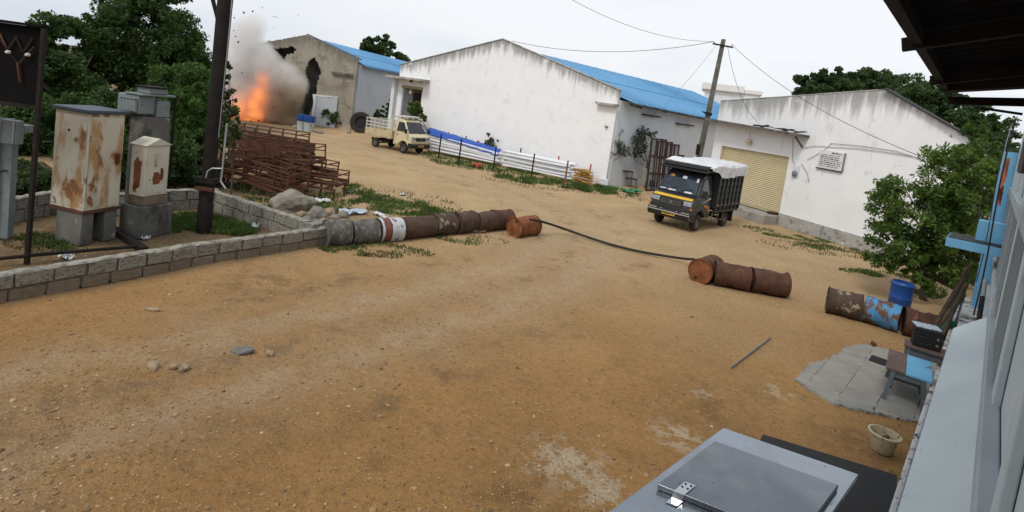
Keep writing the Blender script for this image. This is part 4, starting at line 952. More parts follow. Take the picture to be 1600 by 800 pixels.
        MB().box(.5, .95, -.6, .6, 1.933, 2.03).build('roof_bundle', M['rail_white'], t, False, .03)
        MB().box(1.80, 1.83, -.7, .7, .56, .60).build('bumper_trim', M['rim'], t)
    return t
fwdD = (G(1088, 362) - G(1131, 354)).normalized()
mid = (G(1032, 347) + G(1088, 362)) / 2 - fwdD * 1.12
tk = truck('dark', Vector((mid.x + .0, mid.y + .15, 0)), fwdD); tk.scale = (1.08, 1.08, 1.08)
fwdY = Vector((.84, -.54, 0)).normalized()
midY = (G(625, 238) + G(659, 240)) / 2 - fwdY * 1.12
truck('cream', Vector((midY.x, midY.y, 0)), fwdY)

# ---------------------------------------------------------------- switchgear corner (left)
ux = (G(72, 372) - G(128, 386)).normalized(); ux = Vector((ux.x, ux.y, 0)); uy = Vector((ux.y, -ux.x, 0))   # left face along ux, right face along uy
def big_cabinet():
    p = G(126, 386); t = thing('steel_cabinet', 'tall cream steel cabinet streaked with rust on concrete piers', 'cabinet', p, math.atan2(ux.y, ux.x))
    s = 1 if Matrix.Rotation(-math.atan2(ux.y, ux.x), 3, 'Z') @ uy == uy else 0
    iv = Matrix.Rotation(-math.atan2(ux.y, ux.x), 3, 'Z'); sy = 1 if (iv @ uy).y > 0 else -1
    zb = VH(p, 331); zt = VH(p, 172); L, D = .76, .66
    def bx(x0, x1, y0, y1, z0, z1): return MB().box(x0, x1, min(sy * y0, sy * y1), max(sy * y0, sy * y1), z0, z1)
    bx(.02, .60, .0, .22, 0, zb - .05).build('concrete_pier', M['concrete'], t, False, .02)
    bx(.02, .60, .42, .66, 0, zb - .05).build('concrete_pier', M['concrete'], t, False, .02)
    bx(-.02, L + .02, -.02, D + .02, zb - .048, zb).build('base_frame', M['rust_frame'], t)
    bx(0, L, 0, D, zb + .003, zt - .07).build('cabinet_body', M['cabinet'], t, False, .012)
    bx(.03, L - .03, -.008, -.001, zb + .05, zt - .12).build('side_panel', M['cabinet'], t)
    o = bx(-.008, -.001, .03, D - .03, zb + .05, zt - .12).build('door', M['cabinet'], t)
    bx(-.035, -.009, .52, .58, zb + .8, zb + 1.0).build('door_handle', M['rust_frame'], o)
    r = MB(); r.box(-.05, L + .03, *sorted((sy * -.05, sy * (D + .05))), zt - .067, zt); r.build('roof_cap', M['slate_steel'], t, False, .015)
    MB().lathe([(0, 0), (.022, 0), (.022, .01), (0, .012)], 10, Matrix.Translation((L * .55, -sy * .009, zt - .4)) @ Matrix.Rotation(R(90 * sy), 4, 'X')).build('knockout_hole', M['black'], t)
big_cabinet()
def kiosk():
    p = G(218, 374); t = thing('kiosk_cabinet', 'small cream kiosk cabinet with pitched cap and rust patch on a concrete block', 'cabinet', p, math.atan2(ux.y, ux.x))
    iv = Matrix.Rotation(-math.atan2(ux.y, ux.x), 3, 'Z'); sy = 1 if (iv @ uy).y > 0 else -1
    zb = VH(p, 308); zt = VH(p, 228); zr = zt + .13; L, D = .34, .52
    def bx(x0, x1, y0, y1, z0, z1): return MB().box(x0, x1, min(sy * y0, sy * y1), max(sy * y0, sy * y1), z0, z1)
    bx(-.05, .50, -.02, .66, 0, zb - .20).build('concrete_plinth', M['concrete'], t, False, .025)
    bx(.02, .42, .05, .58, zb - .197, zb - .003).build('brick_course', M['block_low'], t, False, .02)
    bx(0, L, 0, D, zb, zt).build('cabinet_body', M['kiosk'], t, False, .01)
    c = MB(); v = [(-.03, -.03 * sy, zt), (L + .03, -.03 * sy, zt), (L + .03, (D + .03) * sy, zt), (-.03, (D + .03) * sy, zt), (-.03, D / 2 * sy, zr), (L + .03, D / 2 * sy, zr)]
    c.add(v, [(0, 1, 5, 4), (2, 3, 4, 5), (0, 4, 3), (1, 2, 5), (3, 2, 1, 0)]); c.build('pitched_cap', M['kiosk'], t)
    d = bx(-.010, -.001, .04, D - .04, zb + .05, zt - .05).build('door', M['kiosk'], t)
    bx(-.016, -.011, .18, .32, zb + .58, zb + .82).build('inspection_window', M['cabinet'], d)
    def flake(name, cx, cz, rx, rz_, par, side, seed):
        pts = []
        for k in range(28):
            a = 2 * math.pi * k / 28; q = 1 + .45 * mnoise.noise(Vector((math.cos(a) * 1.6, math.sin(a) * 1.6, seed))) ; ca_, sa_ = math.cos(a), math.sin(a)
            pts.append((cx + rx * q * math.copysign(abs(ca_) ** .6, ca_), cz + rz_ * q * math.copysign(abs(sa_) ** .6, sa_)))
        v = [((x, -.004 * sy, z) if side else (-.013, x * sy, z)) for x, z in pts]; raw(name, v, [tuple(range(28))], M['rust_orange'], par)
    flake('rusty_patch', .26, zb + .33, .09, .11, d, False, 2); flake('rusty_patch', .36, zb + .40, .04, .12, d, False, 5); flake('rusty_patch', .22, zb + .62, .04, .05, d, False, 8)
    flake('rusty_side_patch', L * .5, zb + .45, .09, .27, t, True, 3); flake('rusty_side_patch', L * .62, zb + .14, .05, .06, t, True, 6)
kiosk()
def pillar():
    p = G(205, 372) + Vector((-.22, .42, 0)); t = thing('transformer_pillar', 'tall concrete pillar carrying a grey steel switch unit', 'pillar', p, math.atan2(ux.y, ux.x))
    iv = Matrix.Rotation(-math.atan2(ux.y, ux.x), 3, 'Z'); sy = 1 if (iv @ uy).y > 0 else -1
    zt = VH(p, 184)
    def bx(x0, x1, y0, y1, z0, z1): return MB().box(x0, x1, min(sy * y0, sy * y1), max(sy * y0, sy * y1), z0, z1)
    bx(0, .34, 0, .62, 0, zt).build('concrete_column', M['concrete'], t, False, .025)
    bx(.06, .58, -.08, .28, zt + .06, zt + .42).build('switch_box', M['grey_steel'], t, False, .02)
    bx(.08, .50, -.13, -.082, zt + .10, zt + .36).build('box_cover', M['grey_steel'], t, False, .01)
    bx(.02, .30, .30, .60, zt + .003, zt + .34).build('switch_box', M['grey_steel'], t, False, .02)
    bx(-.04, .40, -.10, .66, zt + .425, zt + .46).build('top_flange', M['grey_steel'], t, False, .008)
    bx(.02, .32, .10, .52, zt + .463, zt + .58).build('top_box', M['grey_steel'], t, False, .015)
    bx(-.02, .36, .06, .56, zt + .583, zt + .61).build('top_plate', M['dark_steel'], t, False, .006)
    for k in range(5): MB().lathe([(0, 0), (.014, 0), (.014, .02), (0, .022)], 6, Matrix.Translation((.1 + .08 * k, -.135 * sy, zt + .33))).build('bolt', M['dark_steel'], t)
    bx(.12, .17, .64, .90, zt + .40, zt + .45).build('side_bracket', M['dark_steel'], t)
    MB().tube([(.14, .84 * sy, zt + .42), (.16, .84 * sy, zt - .25), (.16, .86 * sy, zt - 1.2)], .022, 8).build('cable_pipe', M['dark_steel'], t)
pillar()
# steel lattice column, post and burnt panel at the very left
p = G(10, 372); t = thing('steel_column', 'pale grey steel channel column at the left edge carrying a switch box', 'column', p)
ztc = VH(p, 205)
MB().box(-.13, .07, -.06, .06, 0, ztc).build('column_shaft', M['grey_steel'], t, False, .008); MB().box(-.13, -.11, -.14, -.062, 0, ztc).build('column_flange', M['grey_steel'], t)
MB().box(-.6, .30, -.10, .10, ztc + .003, ztc + .14).build('cross_channel', M['grey_steel'], t, False, .01)
MB().box(.02, .30, -.26, -.103, ztc - .18, ztc + .22).build('switch_box', M['grey_steel'], t, False, .015)
MB().tube([(.04, -.28, ztc - .15), (.05, -.28, ztc + .24), (.28, -.28, ztc + .26), (.27, -.28, ztc - .16)], .012, 6).build('cable_loop', M['galv'], t)
p = G(42, 412); zt = VH(p, 44); t = thing('angle_iron_post', 'thin dark angle-iron post standing inside the block wall', 'post', p)
off = Vector((.02, .0, 0)); MB().bar((0, 0, 0), (.05, .0, zt), .055, .055).build('post_shaft', M['dark_steel'], t)
MB().box(-.03, .03, -.03, .03, 0, .03).build('post_foot', M['dark_steel'], t)
def panel():
    pb = G(42, 412) + Vector((-.02, .10, 0)); n = Vector((-.35, -.94, 0)).normalized(); n = Vector((0, -1, 0))
    a = onplane(68, 44, pb, n); b = onplane(60, 165, pb, n); z1, z0 = a.z, b.z
    t = thing('burnt_panel', 'blackened sheet panel with hanging brackets at the top left corner', 'panel', (pb.x, pb.y, z0)); xr = a.x - pb.x - .03
    MB().box(-2.1, xr, .0, .03, 0, z1 - z0).build('sheet', M['black_panel'], t)
    MB().box(-2.2, xr + .08, -.10, .08, z1 - z0 + .003, z1 - z0 + .04).build('top_cap', M['black_panel'], t)
    zc = (z1 - z0) * .62
    for k in range(7):
        x = xr - .10 - .24 * k; MB().bar((x, -.03, zc + .28), (x - .13, -.03, zc + .05), .03, .01, Vector((0, 1, 0))).build('hanging_strap', M['dark_steel'], t)
        MB().bar((x - .26, -.036, zc + .28), (x - .13, -.036, zc + .05), .03, .01, Vector((0, 1, 0))).build('hanging_strap', M['rust_frame'] if k % 2 else M['dark_steel'], t)
    for x in (xr - .12, xr - .42, xr - .72): MB().lathe([(0, 0), (.025, 0), (.03, .03), (.018, .06), (0, .06)], 10, Matrix.Translation((x, -.05, zc + .02)) @ Matrix.Rotation(R(90), 4, 'X')).build('insulator', M['ceramic'], t, True)
    y = -.045
    MB().tube([(xr - .62, y, zc + .22), (xr - .30, y, zc - .12), (xr - .26, y, zc - .30)], .010, 6).build('cable_arm', M['dark_steel'], t); MB().tube([(xr - .06, y, zc + .15), (xr - .28, y, zc - .14)], .010, 6).build('cable_arm', M['rust_frame'], t)
    MB().bar((xr - .29, y, zc - .12), (xr - .23, y, zc - .42), .04, .02).build('cable_joint', M['rust_frame'], t)
    MB().box(-2.1, xr, -.04, .07, -.06, -.003).build('bottom_rail', M['dark_steel'], t)
panel()
# iron pipe lying along the top of the wall enclosure + cable
tag(MB().tube([G(-40, 408, .12), G(60, 398, .13), G(140, 391, .12), G(215, 385, .08)], .03, 8).build('iron_pipe', M['dark_steel'], None, True), 'dark iron pipe lying on the ground just inside the yard wall', 'pipe')
tag(MB().bar(G(168, 352, .06), G(226, 391, .05), .12, .10).build('steel_channel', M['dark_steel']), 'dark steel channel lying between cabinet and kiosk plinth', 'steel beam')
tag(MB().tube([G(-20, 271, 1.2), G(15, 266, 1.2), G(44, 259, 1.2)], .014, 6).build('sagging_cable', M['rubber']), 'black cable sagging behind the angle-iron post', 'cable')
b = MB(); c = G(76, 376); pts = [c + Vector((.2 * math.cos(a) * (1 + .1 * math.sin(3 * a)), .16 * math.sin(a), .03 + .012 * math.sin(5 * a))) for a in [i * .3 for i in range(43)]]
tag(b.tube(pts, .015, 6).build('cable_coil', M['rust_dark']), 'small coil of dull cable on the soil before the tall cabinet', 'cable')

# big dark pole
def main_pole():
    p = G(318, 363); t = thing('steel_pole', 'thick dark steel power pole rising out of frame beside the small kiosk', 'pole', p)
    top = 6.6; tip = Vector((.0, .0, top))
    q = onplane(352, 0, p, Vector((0, -1, 0))); lx = (q.x - p.x) / q.z
    MB().tube([(0, 0, -.1), (lx * 2.2, 0, 2.2), (lx * top, 0, top)], [.125, .135, .15], 14).build('pole_shaft', M['dark_steel'], t, True)
    # concrete collar and clamp
    MB().lathe([(.14, 0), (.15, .05), (.145, .62), (.125, .66)], 12).build('base_sleeve', M['dark_steel'], t, True)
    z = VH(p, 284); MB().box(-.20, .20, -.16, .12, z - .02, z + .10).build('clamp_plate', M['dark_steel'], t, False, .01)
    MB().box(-.16, .22, -.19, -.163, z - .16, z - .08).build('clamp_plate', M['rust_frame'], t, False, .01)
    MB().tube([(lx * 4.2 + .12, -.02, 7.), (lx * 3 + .15, -.02, 4.2), (lx * 2 + .13, -.02, 2.)], .012, 6).build('earth_wire', M['galv'], t)
    # galvanised conduit beside it
    zz = VH(p, 190); MB().tube([(.30, -.04, zz), (.29, -.04, z + .22), (.28, -.04, z + .05), (.40, -.05, z - .08)], .020, 8).build('conduit', M['galv'], t, True)
    MB().tube([(.02, -.12, z + .10), (.04, -.12, z + .24), (.12, -.1, z + .31), (.29, -.05, z + .32)], .018, 8).build('conduit', M['galv'], t, True)
    # guy wires / struts meeting at the top
    zs = VH(p, 27); x0 = lx * zs
    MB().bar((x0 - .06, 0, zs - .25), (x0 - .48, .05, zs + 1.0), .05, .05).build('strut', M['dark_steel'], t); MB().tube([(x0 - .06, 0, zs - .28), (x0 - .62, .1, zs + 1.1)], .014, 6).build('strut_wire', M['dark_steel'], t)
    MB().tube([(-.10, -.05, .5), (-.14, -.06, 1.0), (-.24, -.04, 1.35), (-.30, 0, 1.6)], .012, 6).build('loose_cable', M['rubber'], t)
main_pole()

# ---------------------------------------------------------------- rusty cart frames
def cart(loc, rz, L, W, h, rail, label, seed, tiltx=0, tilty=0, legs=.32):
    r = random.Random(seed); t = thing('cart_frame', label, 'cart frame', loc, rz, 'stacked rusty cart frames'); t.rotation_euler = (tiltx, tilty, rz); m = M['rust_frame']
    for s in (-1, 1):
        if seed in (5, 6):
            MB().box(-L / 2, L / 2, s * W / 2 - .02, s * W / 2 + .02, legs + h * .45, legs + h).build('side_panel', m, t)
            for k in range(6): x = -L / 2 + .06 + (L - .12) * k / 5; MB().box(x - .03, x + .03, s * W / 2 - .02, s * W / 2 + .02, legs + .05, legs + h * .45).build('panel_rib', m, t)
        else: MB().box(-L / 2, L / 2, s * W / 2 - .02, s * W / 2 + .02, legs + h * .62, legs + h).build('side_panel', m, t)
        MB().box(-L / 2, L / 2, s * W / 2 - .04, s * W / 2 + .04, legs + h - .02, legs + h + .012).build('panel_flange', m, t)
        MB().box(-L / 2, L / 2, s * (W / 2 + .03) - .012, s * (W / 2 + .03) + .012, legs - .01, legs + .05).build('panel_flange', m, t)
        n = max(3, int(L / .42))
        for k in range(n + 1):
            x = -L / 2 + .02 + (L - .04) * k / n; MB().box(x - .018, x + .018, s * W / 2 - .018, s * W / 2 + .018, legs + h + .013, legs + h + rail).build('rail_post', m, t)
        for z in (rail, rail * .55): MB().bar((-L / 2, s * W / 2, legs + h + z), (L / 2, s * W / 2, legs + h + z + r.uniform(-.02, .02)), .032, .032).build('rail_bar', m, t)
    for x in (-L / 2, L / 2):
        MB().box(x - .02, x + .02, -W / 2, W / 2, legs + h * .5, legs + h * .9).build('end_panel', m, t); MB().bar((x, -W / 2, legs + h + rail * .9), (x, W / 2, legs + h + rail * .9), .03, .03).build('rail_bar', m, t)
        for s in (-1, 1): MB().box(x * .92 - .025, x * .92 + .025, s * W * .42 - .025, s * W * .42 + .025, 0, legs).build('leg', m, t)
    for k in range(int(L / .5)): x = -L / 2 + .25 + .5 * k; MB().box(x - .03, x + .03, -W / 2, W / 2, legs + .02, legs + .07).build('cross_member', m, t)
    MB().bar((-L / 2, -W / 2, legs + .1), (L / 2, W / 2, legs + .12), .05, .03).build('diagonal_brace', m, t)
    return t
ca = math.atan2(-.10, 1)
c1 = G(470, 303); c2 = G(432, 282)
cart(G(478, 309) + Vector((-.15, .55, 0)), R(-4), 2.05, .95, .20, .26, 'rusty cart frame on short legs, lowest and foremost of the heap', 1)
cart(G(462, 306) + Vector((-.55, 1.35, 0)), R(-6), 2.2, .95, .22, .32, 'rusty cart frame just behind the foremost one', 2, -.03, .03, legs=.42)
cart(G(405, 306) + Vector((-.25, .55, 0)), R(-14), 2.1, 1.0, .24, .42, 'rusty cart frame with tall rails at the left of the heap', 3, .03, .05)
cart(G(405, 306) + Vector((.1, 1.5, .45)), R(-6), 2.0, .95, .22, .40, 'rusty cart frame with tall rails stacked behind the left one', 4, .04, -.06)
zz = .95
cart(G(405, 306) + Vector((-.75, 2.3, .0)), R(-3), 2.35, 1.0, .40, .12, 'deep-sided rusty cart frame under the topmost frames', 5, legs=.48)
cart(G(405, 306) + Vector((-.75, 2.3, .90)), R(-3), 2.3, .95, .34, .08, 'deep-sided rusty cart frame second from the top of the heap', 6, 0, .012, legs=.03)
cart(G(405, 306) + Vector((-.95, 2.35, 1.27)), R(-3), 2.25, .95, .12, .24, 'topmost rusty cart frame with a thin railing', 7, 0, .01, legs=.03)

# ---------------------------------------------------------------- utility pole and wires
def conc_pole():
    p = O3 + d3 * -.55 + n3 * -.35; p.z = 0
    t = thing('utility_pole', 'slim concrete utility pole with a crossarm beside the shutter building', 'pole', p)
    zt = VH(p, 60); q = onplane(1131, 60, p, Vector((0, -1, 0))); lx = (q.x - p.x) / q.z
    MB().add([(-.13, -.1, 0), (.13, -.1, 0), (.13, .1, 0), (-.13, .1, 0), (lx * zt - .085, -.07, zt), (lx * zt + .085, -.07, zt), (lx * zt + .085, .07, zt), (lx * zt - .085, .07, zt)], [(3, 2, 1, 0), (4, 5, 6, 7), (0, 1, 5, 4), (1, 2, 6, 5), (2, 3, 7, 6), (3, 0, 4, 7)]).build('pole_shaft', M['concrete'], t)
    za = zt - .32; xa = lx * za
    MB().bar((xa - .50, -.1, za + .03), (xa + .48, -.1, za - .02), .07, .07).build('crossarm', M['dark_steel'], t)
    for dx in (-.44, .42): MB().lathe([(0, 0), (.03, 0), (.045, .05), (.03, .10), (0, .11)], 10, Matrix.Translation((xa + dx, -.1, za + .05))).build('insulator', M['ceramic'], t, True)
    zb = VH(p, 176); xb = lx * zb
    MB().prism([(xb - .42, zb + .05), (xb + .14, zb + .02), (xb + .14, zb - .12), (xb - .2, zb - .06)], -.16, -.11).build('bracket_plate', M['dark_steel'], t)
    zc = VH(p, 226); MB().box(lx * zc - .26, lx * zc - .12, -.2, -.05, zc - .5, zc + .02).build('fuse_box', M['dark_steel'], t, False, .02)
    return p, lx, zt, za
pp, plx, pzt, pza = conc_pole()
def wire(name, label, a, b, sag, r=.012, parent=None, mat='rubber'):
    a = Vector(a); b = Vector(b); pts = [a.lerp(b, i / 20) - Vector((0, 0, 4 * sag * (i / 20) * (1 - i / 20))) for i in range(21)]
    return tag(MB().tube(pts, r, 6).build(name, M[mat], parent, True), label, 'wire')
at_pix0 = lambda px, py, Y: C0 + ray(px, py) * (Y / ray(px, py).y)
at = lambda px, py, D: C0 + ray(px, py) * (D / ray(px, py).y)
tip = pp + Vector((plx * pza - .44, -.1, pza + .14)); tip2 = pp + Vector((plx * pza + .42, -.1, pza + .10))
wire('overhead_wire', 'pale overhead wire running from warehouse gable peak to the pole', w2p(L2(797, 63)[0], .2, L2(797, 63)[1]), tip, .55, .014, mat='ink_grey')
wire('overhead_wire', 'overhead wire rising from the pole to the top edge of the picture', tip, at(860, -20, 20), .5, .009, mat='ink_grey')
wire('overhead_wire', 'dark overhead wire dropping from the pole across the shed wall', tip2, at_pix0(1500, 268, 13.2), .5, .009)
wire('service_wire', 'thin wire from the pole down to the broken canopy', tip2 + Vector((-.2, 0, -.1)), shp(L3(1190, 190)[0], -.3, L3(1190, 190)[1]), .5, .009)
wire('service_wire', 'thin wire slanting from the pole to the warehouse side wall', tip + Vector((.1, 0, -.2)), w2p(Wd2 + 1.2, 1.5, 3.4), .15, .007, mat='ink_grey')

# ---------------------------------------------------------------- stored goods along the white wall
def pipe_stack(xa, xb, nrow, ndeep, label, group, z0=.10, rp=.05, y0=-1.1, fall=0.):
    """loose bundle of long thin pipes: front column and top layers, ends uneven"""
    L = xb - xa; ms = []
    for q in range(3):
        bow = (.03, -.02, .0)[q]; m = MB().tube([(L * k / 5, 0, bow * math.sin(math.pi * k / 5)) for k in range(6)], rp, 8).mesh('pvc_pipe', True); m.materials.append(M['pvc']); ms.append(m)
    r = random.Random(int(xa * 10)); rz = math.atan2(d2.y, d2.x)
    for i in range(nrow):
        for j in range(ndeep):
            if i < nrow - 2 and j > 1: continue
            o = bpy.data.objects.new('pvc_pipe', r.choice(ms)); col.objects.link(o)
            o.location = w2p(xa + r.uniform(-.35, .35), y0 + j * rp * 2.15 + (i % 2) * rp + r.uniform(-.015, .015), z0 + rp + i * rp * 1.9 + r.uniform(-.01, .01))
            o.rotation_euler = (0, r.uniform(-.012, .016) + fall * i / nrow, rz + r.uniform(-.010, .010)); tag(o, label, 'pipe', group)
xs = lambda px, py: (inv2 @ (G(px, py) - W2l)).x
x_a, x_b, x_c = xs(652, 240) , xs(750, 263), xs(884, 285)
x_a -= .6
pipe_stack(x_a, x_b - .3, 10, 4, 'white plastic pipe in the left stack under the blue sheet', 'white pipes stacked by the warehouse wall, left stack', z0=.14, fall=.07)
pipe_stack(x_b + .1, x_c, 9, 4, 'white plastic pipe in the right stack beside the ochre bundle', 'white pipes stacked by the warehouse wall, right stack', z0=.10)
def drape(name, label, cat, xa, xb, y0, y1, zf, mat, seed):
    v = []; f = []; nx, ny = 30, 12
    for i in range(nx + 1):
        for j in range(ny + 1):
            x = xa + (xb - xa) * i / nx; u = j / ny; y = y0 + (y1 - y0) * u
            z = zf(i / nx, u) + .05 * mnoise.noise(Vector((x * 2.5, u * 3, seed)))
            v.append(tuple(w2p(x, y, z)))
    f = [(i * (ny + 1) + j, (i + 1) * (ny + 1) + j, (i + 1) * (ny + 1) + j + 1, i * (ny + 1) + j + 1) for i in range(nx) for j in range(ny)]
    o = raw(name, v, f, M[mat], None, True); sd = o.modifiers.new('thickness', 'SOLIDIFY'); sd.thickness = .01; return tag(o, label, cat)
drape('plastic_sheet', 'bright blue plastic sheet draped over the left pipe stack', 'tarp', x_a - .2, x_b - .2, -1.17, -.45, lambda a, u: 1.20 + .22 * math.sin(u * 2.4) - .50 * a - (.10 if u < .10 else 0), 'blue_tarp', 3)
# posts
for i, (px, py, tp) in enumerate(((685, 247, 209), (716, 259, 217), (770, 268, 228), (830, 278, 240), (882, 290, 251))):
    p = G(px, py); z = VH(p, tp); o = MB().box(-.035, .035, -.035, .035, 0, z).build('stake_post', M['dark_steel']); o.location = p
    tag(o, ['black stake in front of the left pipe stack, nearest the cream truck', 'black stake at the right part of the blue sheet', 'black stake at the left end of the right pipe stack', 'black stake at the middle of the right pipe stack', 'dark red stake between white pipes and ochre bundle'][i], 'stake', 'stakes holding the pipe stacks')
    if i == 4: o.data.materials[0] = M['rust_orange']
for i, (px, tp) in enumerate(((697, 206), (725, 212), (756, 218), (813, 231), (874, 244), (926, 257))):
    x = L2(px, 240, -.35)[0]; z = L2(px, tp, -.35)[1]; o = MB().box(-.035, .035, -.035, .035, 0, max(.6, z)).build('stake_post', M['dark_steel'] if i < 4 else M['red_cloth']); o.location = w2p(x, -.35)
    tag(o, ['black stake behind the blue sheet, next to the cream truck', 'black stake behind the blue sheet, at its right tail', 'black stake behind the red cloth', 'black stake against the wall behind the right pipe stack', 'red stake against the wall near the end of the white pipes', 'bright red stake at the far right of the ochre bundle'][i], 'stake', 'stakes holding the pipe stacks')
r = random.Random(31)
xo0, xo1 = x_c + .05, xs(925, 291)
for i in range(22):
    z = .08 + .09 * (i % 8) + r.uniform(-.02, .02); y = -1.05 + .13 * (i // 8) + r.uniform(-.05, .05); a = xo0 + r.uniform(0, .25); b = xo1 - r.uniform(0, .3)
    tag(MB().bar(w2p(a, y, z), w2p(b, y + r.uniform(-.1, .1), z + r.uniform(-.08, .08)), .06, .05).build('ochre_pole', M['ochre']), 'ochre painted timber in the bundle at the end of the pipe stacks', 'timber', 'ochre timber bundle')
pts = [w2p(xo1 - .35 + .3 * math.cos(a), -1.2, .42 + .28 * math.sin(a)) for a in [i * .25 for i in range(60)]]
tag(MB().tube(pts, .03, 6).build('ochre_coil', M['ochre']), 'coil of ochre strap hung on the timber bundle', 'coil')
# white blades of a cut fan palm / scrap behind red cloth
# old window frames leaning by the side wall
def frames():
    base = G(1020, 300); r = random.Random(9)
    dirf = Vector((.80, .60, 0)).normalized()
    for k, (off, hgt, W, lab) in enumerate((((0, 0), 2.75, 1.15, 'dark brown timber window frame in front, leaning on the warehouse side wall'), ((.45, .35), 2.65, 1.1, 'dark brown timber window frame second in the leaning row'), ((.95, .75), 2.55, 1.05, 'dark brown timber window frame third in the leaning row'), ((1.7, 1.35), 2.0, .75, 'smaller dark window frame standing farthest along the wall'))):
        p = base + Vector((off[0] - .35, off[1], 0)); t = thing('window_frame', lab, 'window frame', p, math.atan2(dirf.y, dirf.x) + r.uniform(-.06, .06), 'old window frames by the side wall'); t.rotation_euler[0] = -.06
        nc, nr = (3, 3) if k < 3 else (1, 2)
        for i in range(nc + 1): x = W * i / nc; MB().box(x - .04, x + .04, -.035, .035, 0, hgt).build('stile', M['brown_wood'], t)
        for j in range(nr + 1):
            z = .04 + (hgt - .08) * j / nr
            for i in range(nc): MB().box(W * i / nc + .043, W * (i + 1) / nc - .043, -.03, .03, z - .04, z + .04).build('rail', M['brown_wood'], t)
        for i in range(nc):
            for j in range(nr):
                if (i + j + k) % 4 == 3: continue
                MB().box(W * i / nc + .045, W * (i + 1) / nc - .045, -.006, .006, .085 + (hgt - .08) * j / nr, -.005 + (hgt - .08) * (j + 1) / nr).build('pane', M['green_glass'], t)
    p = base + Vector((-.62, -.05, 0)); o = MB().bar((0, 0, 0), (.02, .12, 1.5), .06, .04).build('timber_plank', M['tan_wood']); o.location = p; tag(o, 'pale timber plank leaning against the brown window frames', 'plank')
frames()
# little stepped stand
p = G(977, 292) + Vector((.1, .25, 0)); t = thing('step_stand', 'small rusty two-step stand against the warehouse corner', 'stand', p, R(-15))
MB().box(-.4, .25, -.2, .2, .78, .83).build('top_step', M['rust_frame'], t); MB().box(-.1, .5, -.22, .18, .42, .47).build('low_step', M['rust_frame'], t)
for x, y, z in ((-.36, -.16, .78), (-.36, .16, .78), (.2, -.16, .78), (.2, .16, .78), (.46, -.18, .42), (.46, .14, .42)): MB().bar((x * 1.12, y, 0), (x, y, z), .03, .03).build('leg', M['rust_frame'], t)
# tubs, tyre by the damaged warehouse
for i, (px, py, lab) in enumerate(((472, 203, 'blue-topped white tub left of its twin at the blast breach'), (483, 205, 'blue-topped white tub right of its twin at the blast breach'))):
    p = G(px, py) + Vector((0, -.1, 0)); t = thing('plastic_tub', lab, 'tub', p)
    MB().lathe([(0, 0), (.26, 0), (.33, .55), (.35, .58), (.31, .58), (.30, .5), (0, .5)], 20).build('tub_body', M['pale_blue_wall'], t, True); MB().lathe([(.335, .60), (.36, .64), (.34, .80), (.36, .98), (.30, .99), (0, .96)], 20).build('tub_lid', M['blue_plastic'], t, True)
p = G(562, 207); t = thing('tractor_tyre', 'big black tyre leaning against the grey side wall', 'tyre', p, R(18)); rr = .74
Mx = Matrix.Translation((0, 0, rr * .98)) @ Matrix.Rotation(R(82), 4, 'X')
MB().lathe([(rr * .55, -.14), (rr * .80, -.19), (rr * .97, -.17), (rr, 0), (rr * .97, .17), (rr * .80, .19), (rr * .55, .14), (rr * .52, 0), (rr * .55, -.14)], 40, Mx).build('tyre_carcass', M['tyre'], t, True)
for k in range(26): a = 2 * math.pi * k / 26; o = MB().box(-.035, .035, -.17, .17, rr * .99, rr * 1.03).build('tread_lug', M['tyre'], t); o.matrix_local = Matrix.Translation((0, 0, rr * .98)) @ Matrix.Rotation(R(-8), 4, 'X') @ Matrix.Rotation(a, 4, 'Y')
MB().lathe([(rr * .53, -.02), (rr * .50, .03), (rr * .2, .05), (0, .05)], 30, Mx).build('wheel_disc', M['rubber'], t, True)

# ---------------------------------------------------------------- vegetation
def leaf_quads(rng, centers, rad, per, size, up=.4, asp=.55):
    """leaf-sized folded faces spread through clumps; returns (4n,3)"""
    n = len(centers) * per
    c = np.repeat(centers, per, axis=0); rr = np.repeat(rad, per)
    d = rng.normal(size=(n, 3)); d /= np.linalg.norm(d, axis=1)[:, None]
    p = c + d * (rr * rng.random(n) ** .45)[:, None] * np.array([1, 1, .8])
    ax = rng.normal(size=(n, 3)); ax /= np.linalg.norm(ax, axis=1)[:, None]
    nrm = rng.normal(size=(n, 3)) + np.array([0, 0, up * 2]) + d * .6; nrm -= ax * (nrm * ax).sum(1)[:, None]; nrm /= np.linalg.norm(nrm, axis=1)[:, None]
    sd = np.cross(ax, nrm); s = size * rng.uniform(.6, 1.35, n)[:, None]
    V = np.empty((n, 4, 3)); V[:, 0] = p - ax * s; V[:, 1] = p + sd * s * asp + nrm * s * .12; V[:, 2] = p + ax * s; V[:, 3] = p - sd * s * asp + nrm * s * .12
    return V.reshape(-1, 3), n
def clumps(rng, ells, n, shell=.55, zmin=None):
    out = []; rad = []
    vol = np.array([e[3] * e[4] * e[5] for e in ells]) ** (2 / 3); pr = vol / vol.sum()
    while len(out) < n:
        e = ells[rng.choice(len(ells), p=pr)]; d = rng.normal(size=3); d /= np.linalg.norm(d); r = shell + (1 - shell) * rng.random() ** .7
        r *= 1 + .20 * mnoise.noise(Vector(d * 2.2 + e[0])) 
        p = np.array(e[:3]) + d * np.array(e[3:6]) * r
        if zmin is not None and p[2] < zmin: continue
        out.append(p); rad.append(min(e[3:6]) * rng.uniform(.16, .30))
    return np.array(out), np.array(rad)
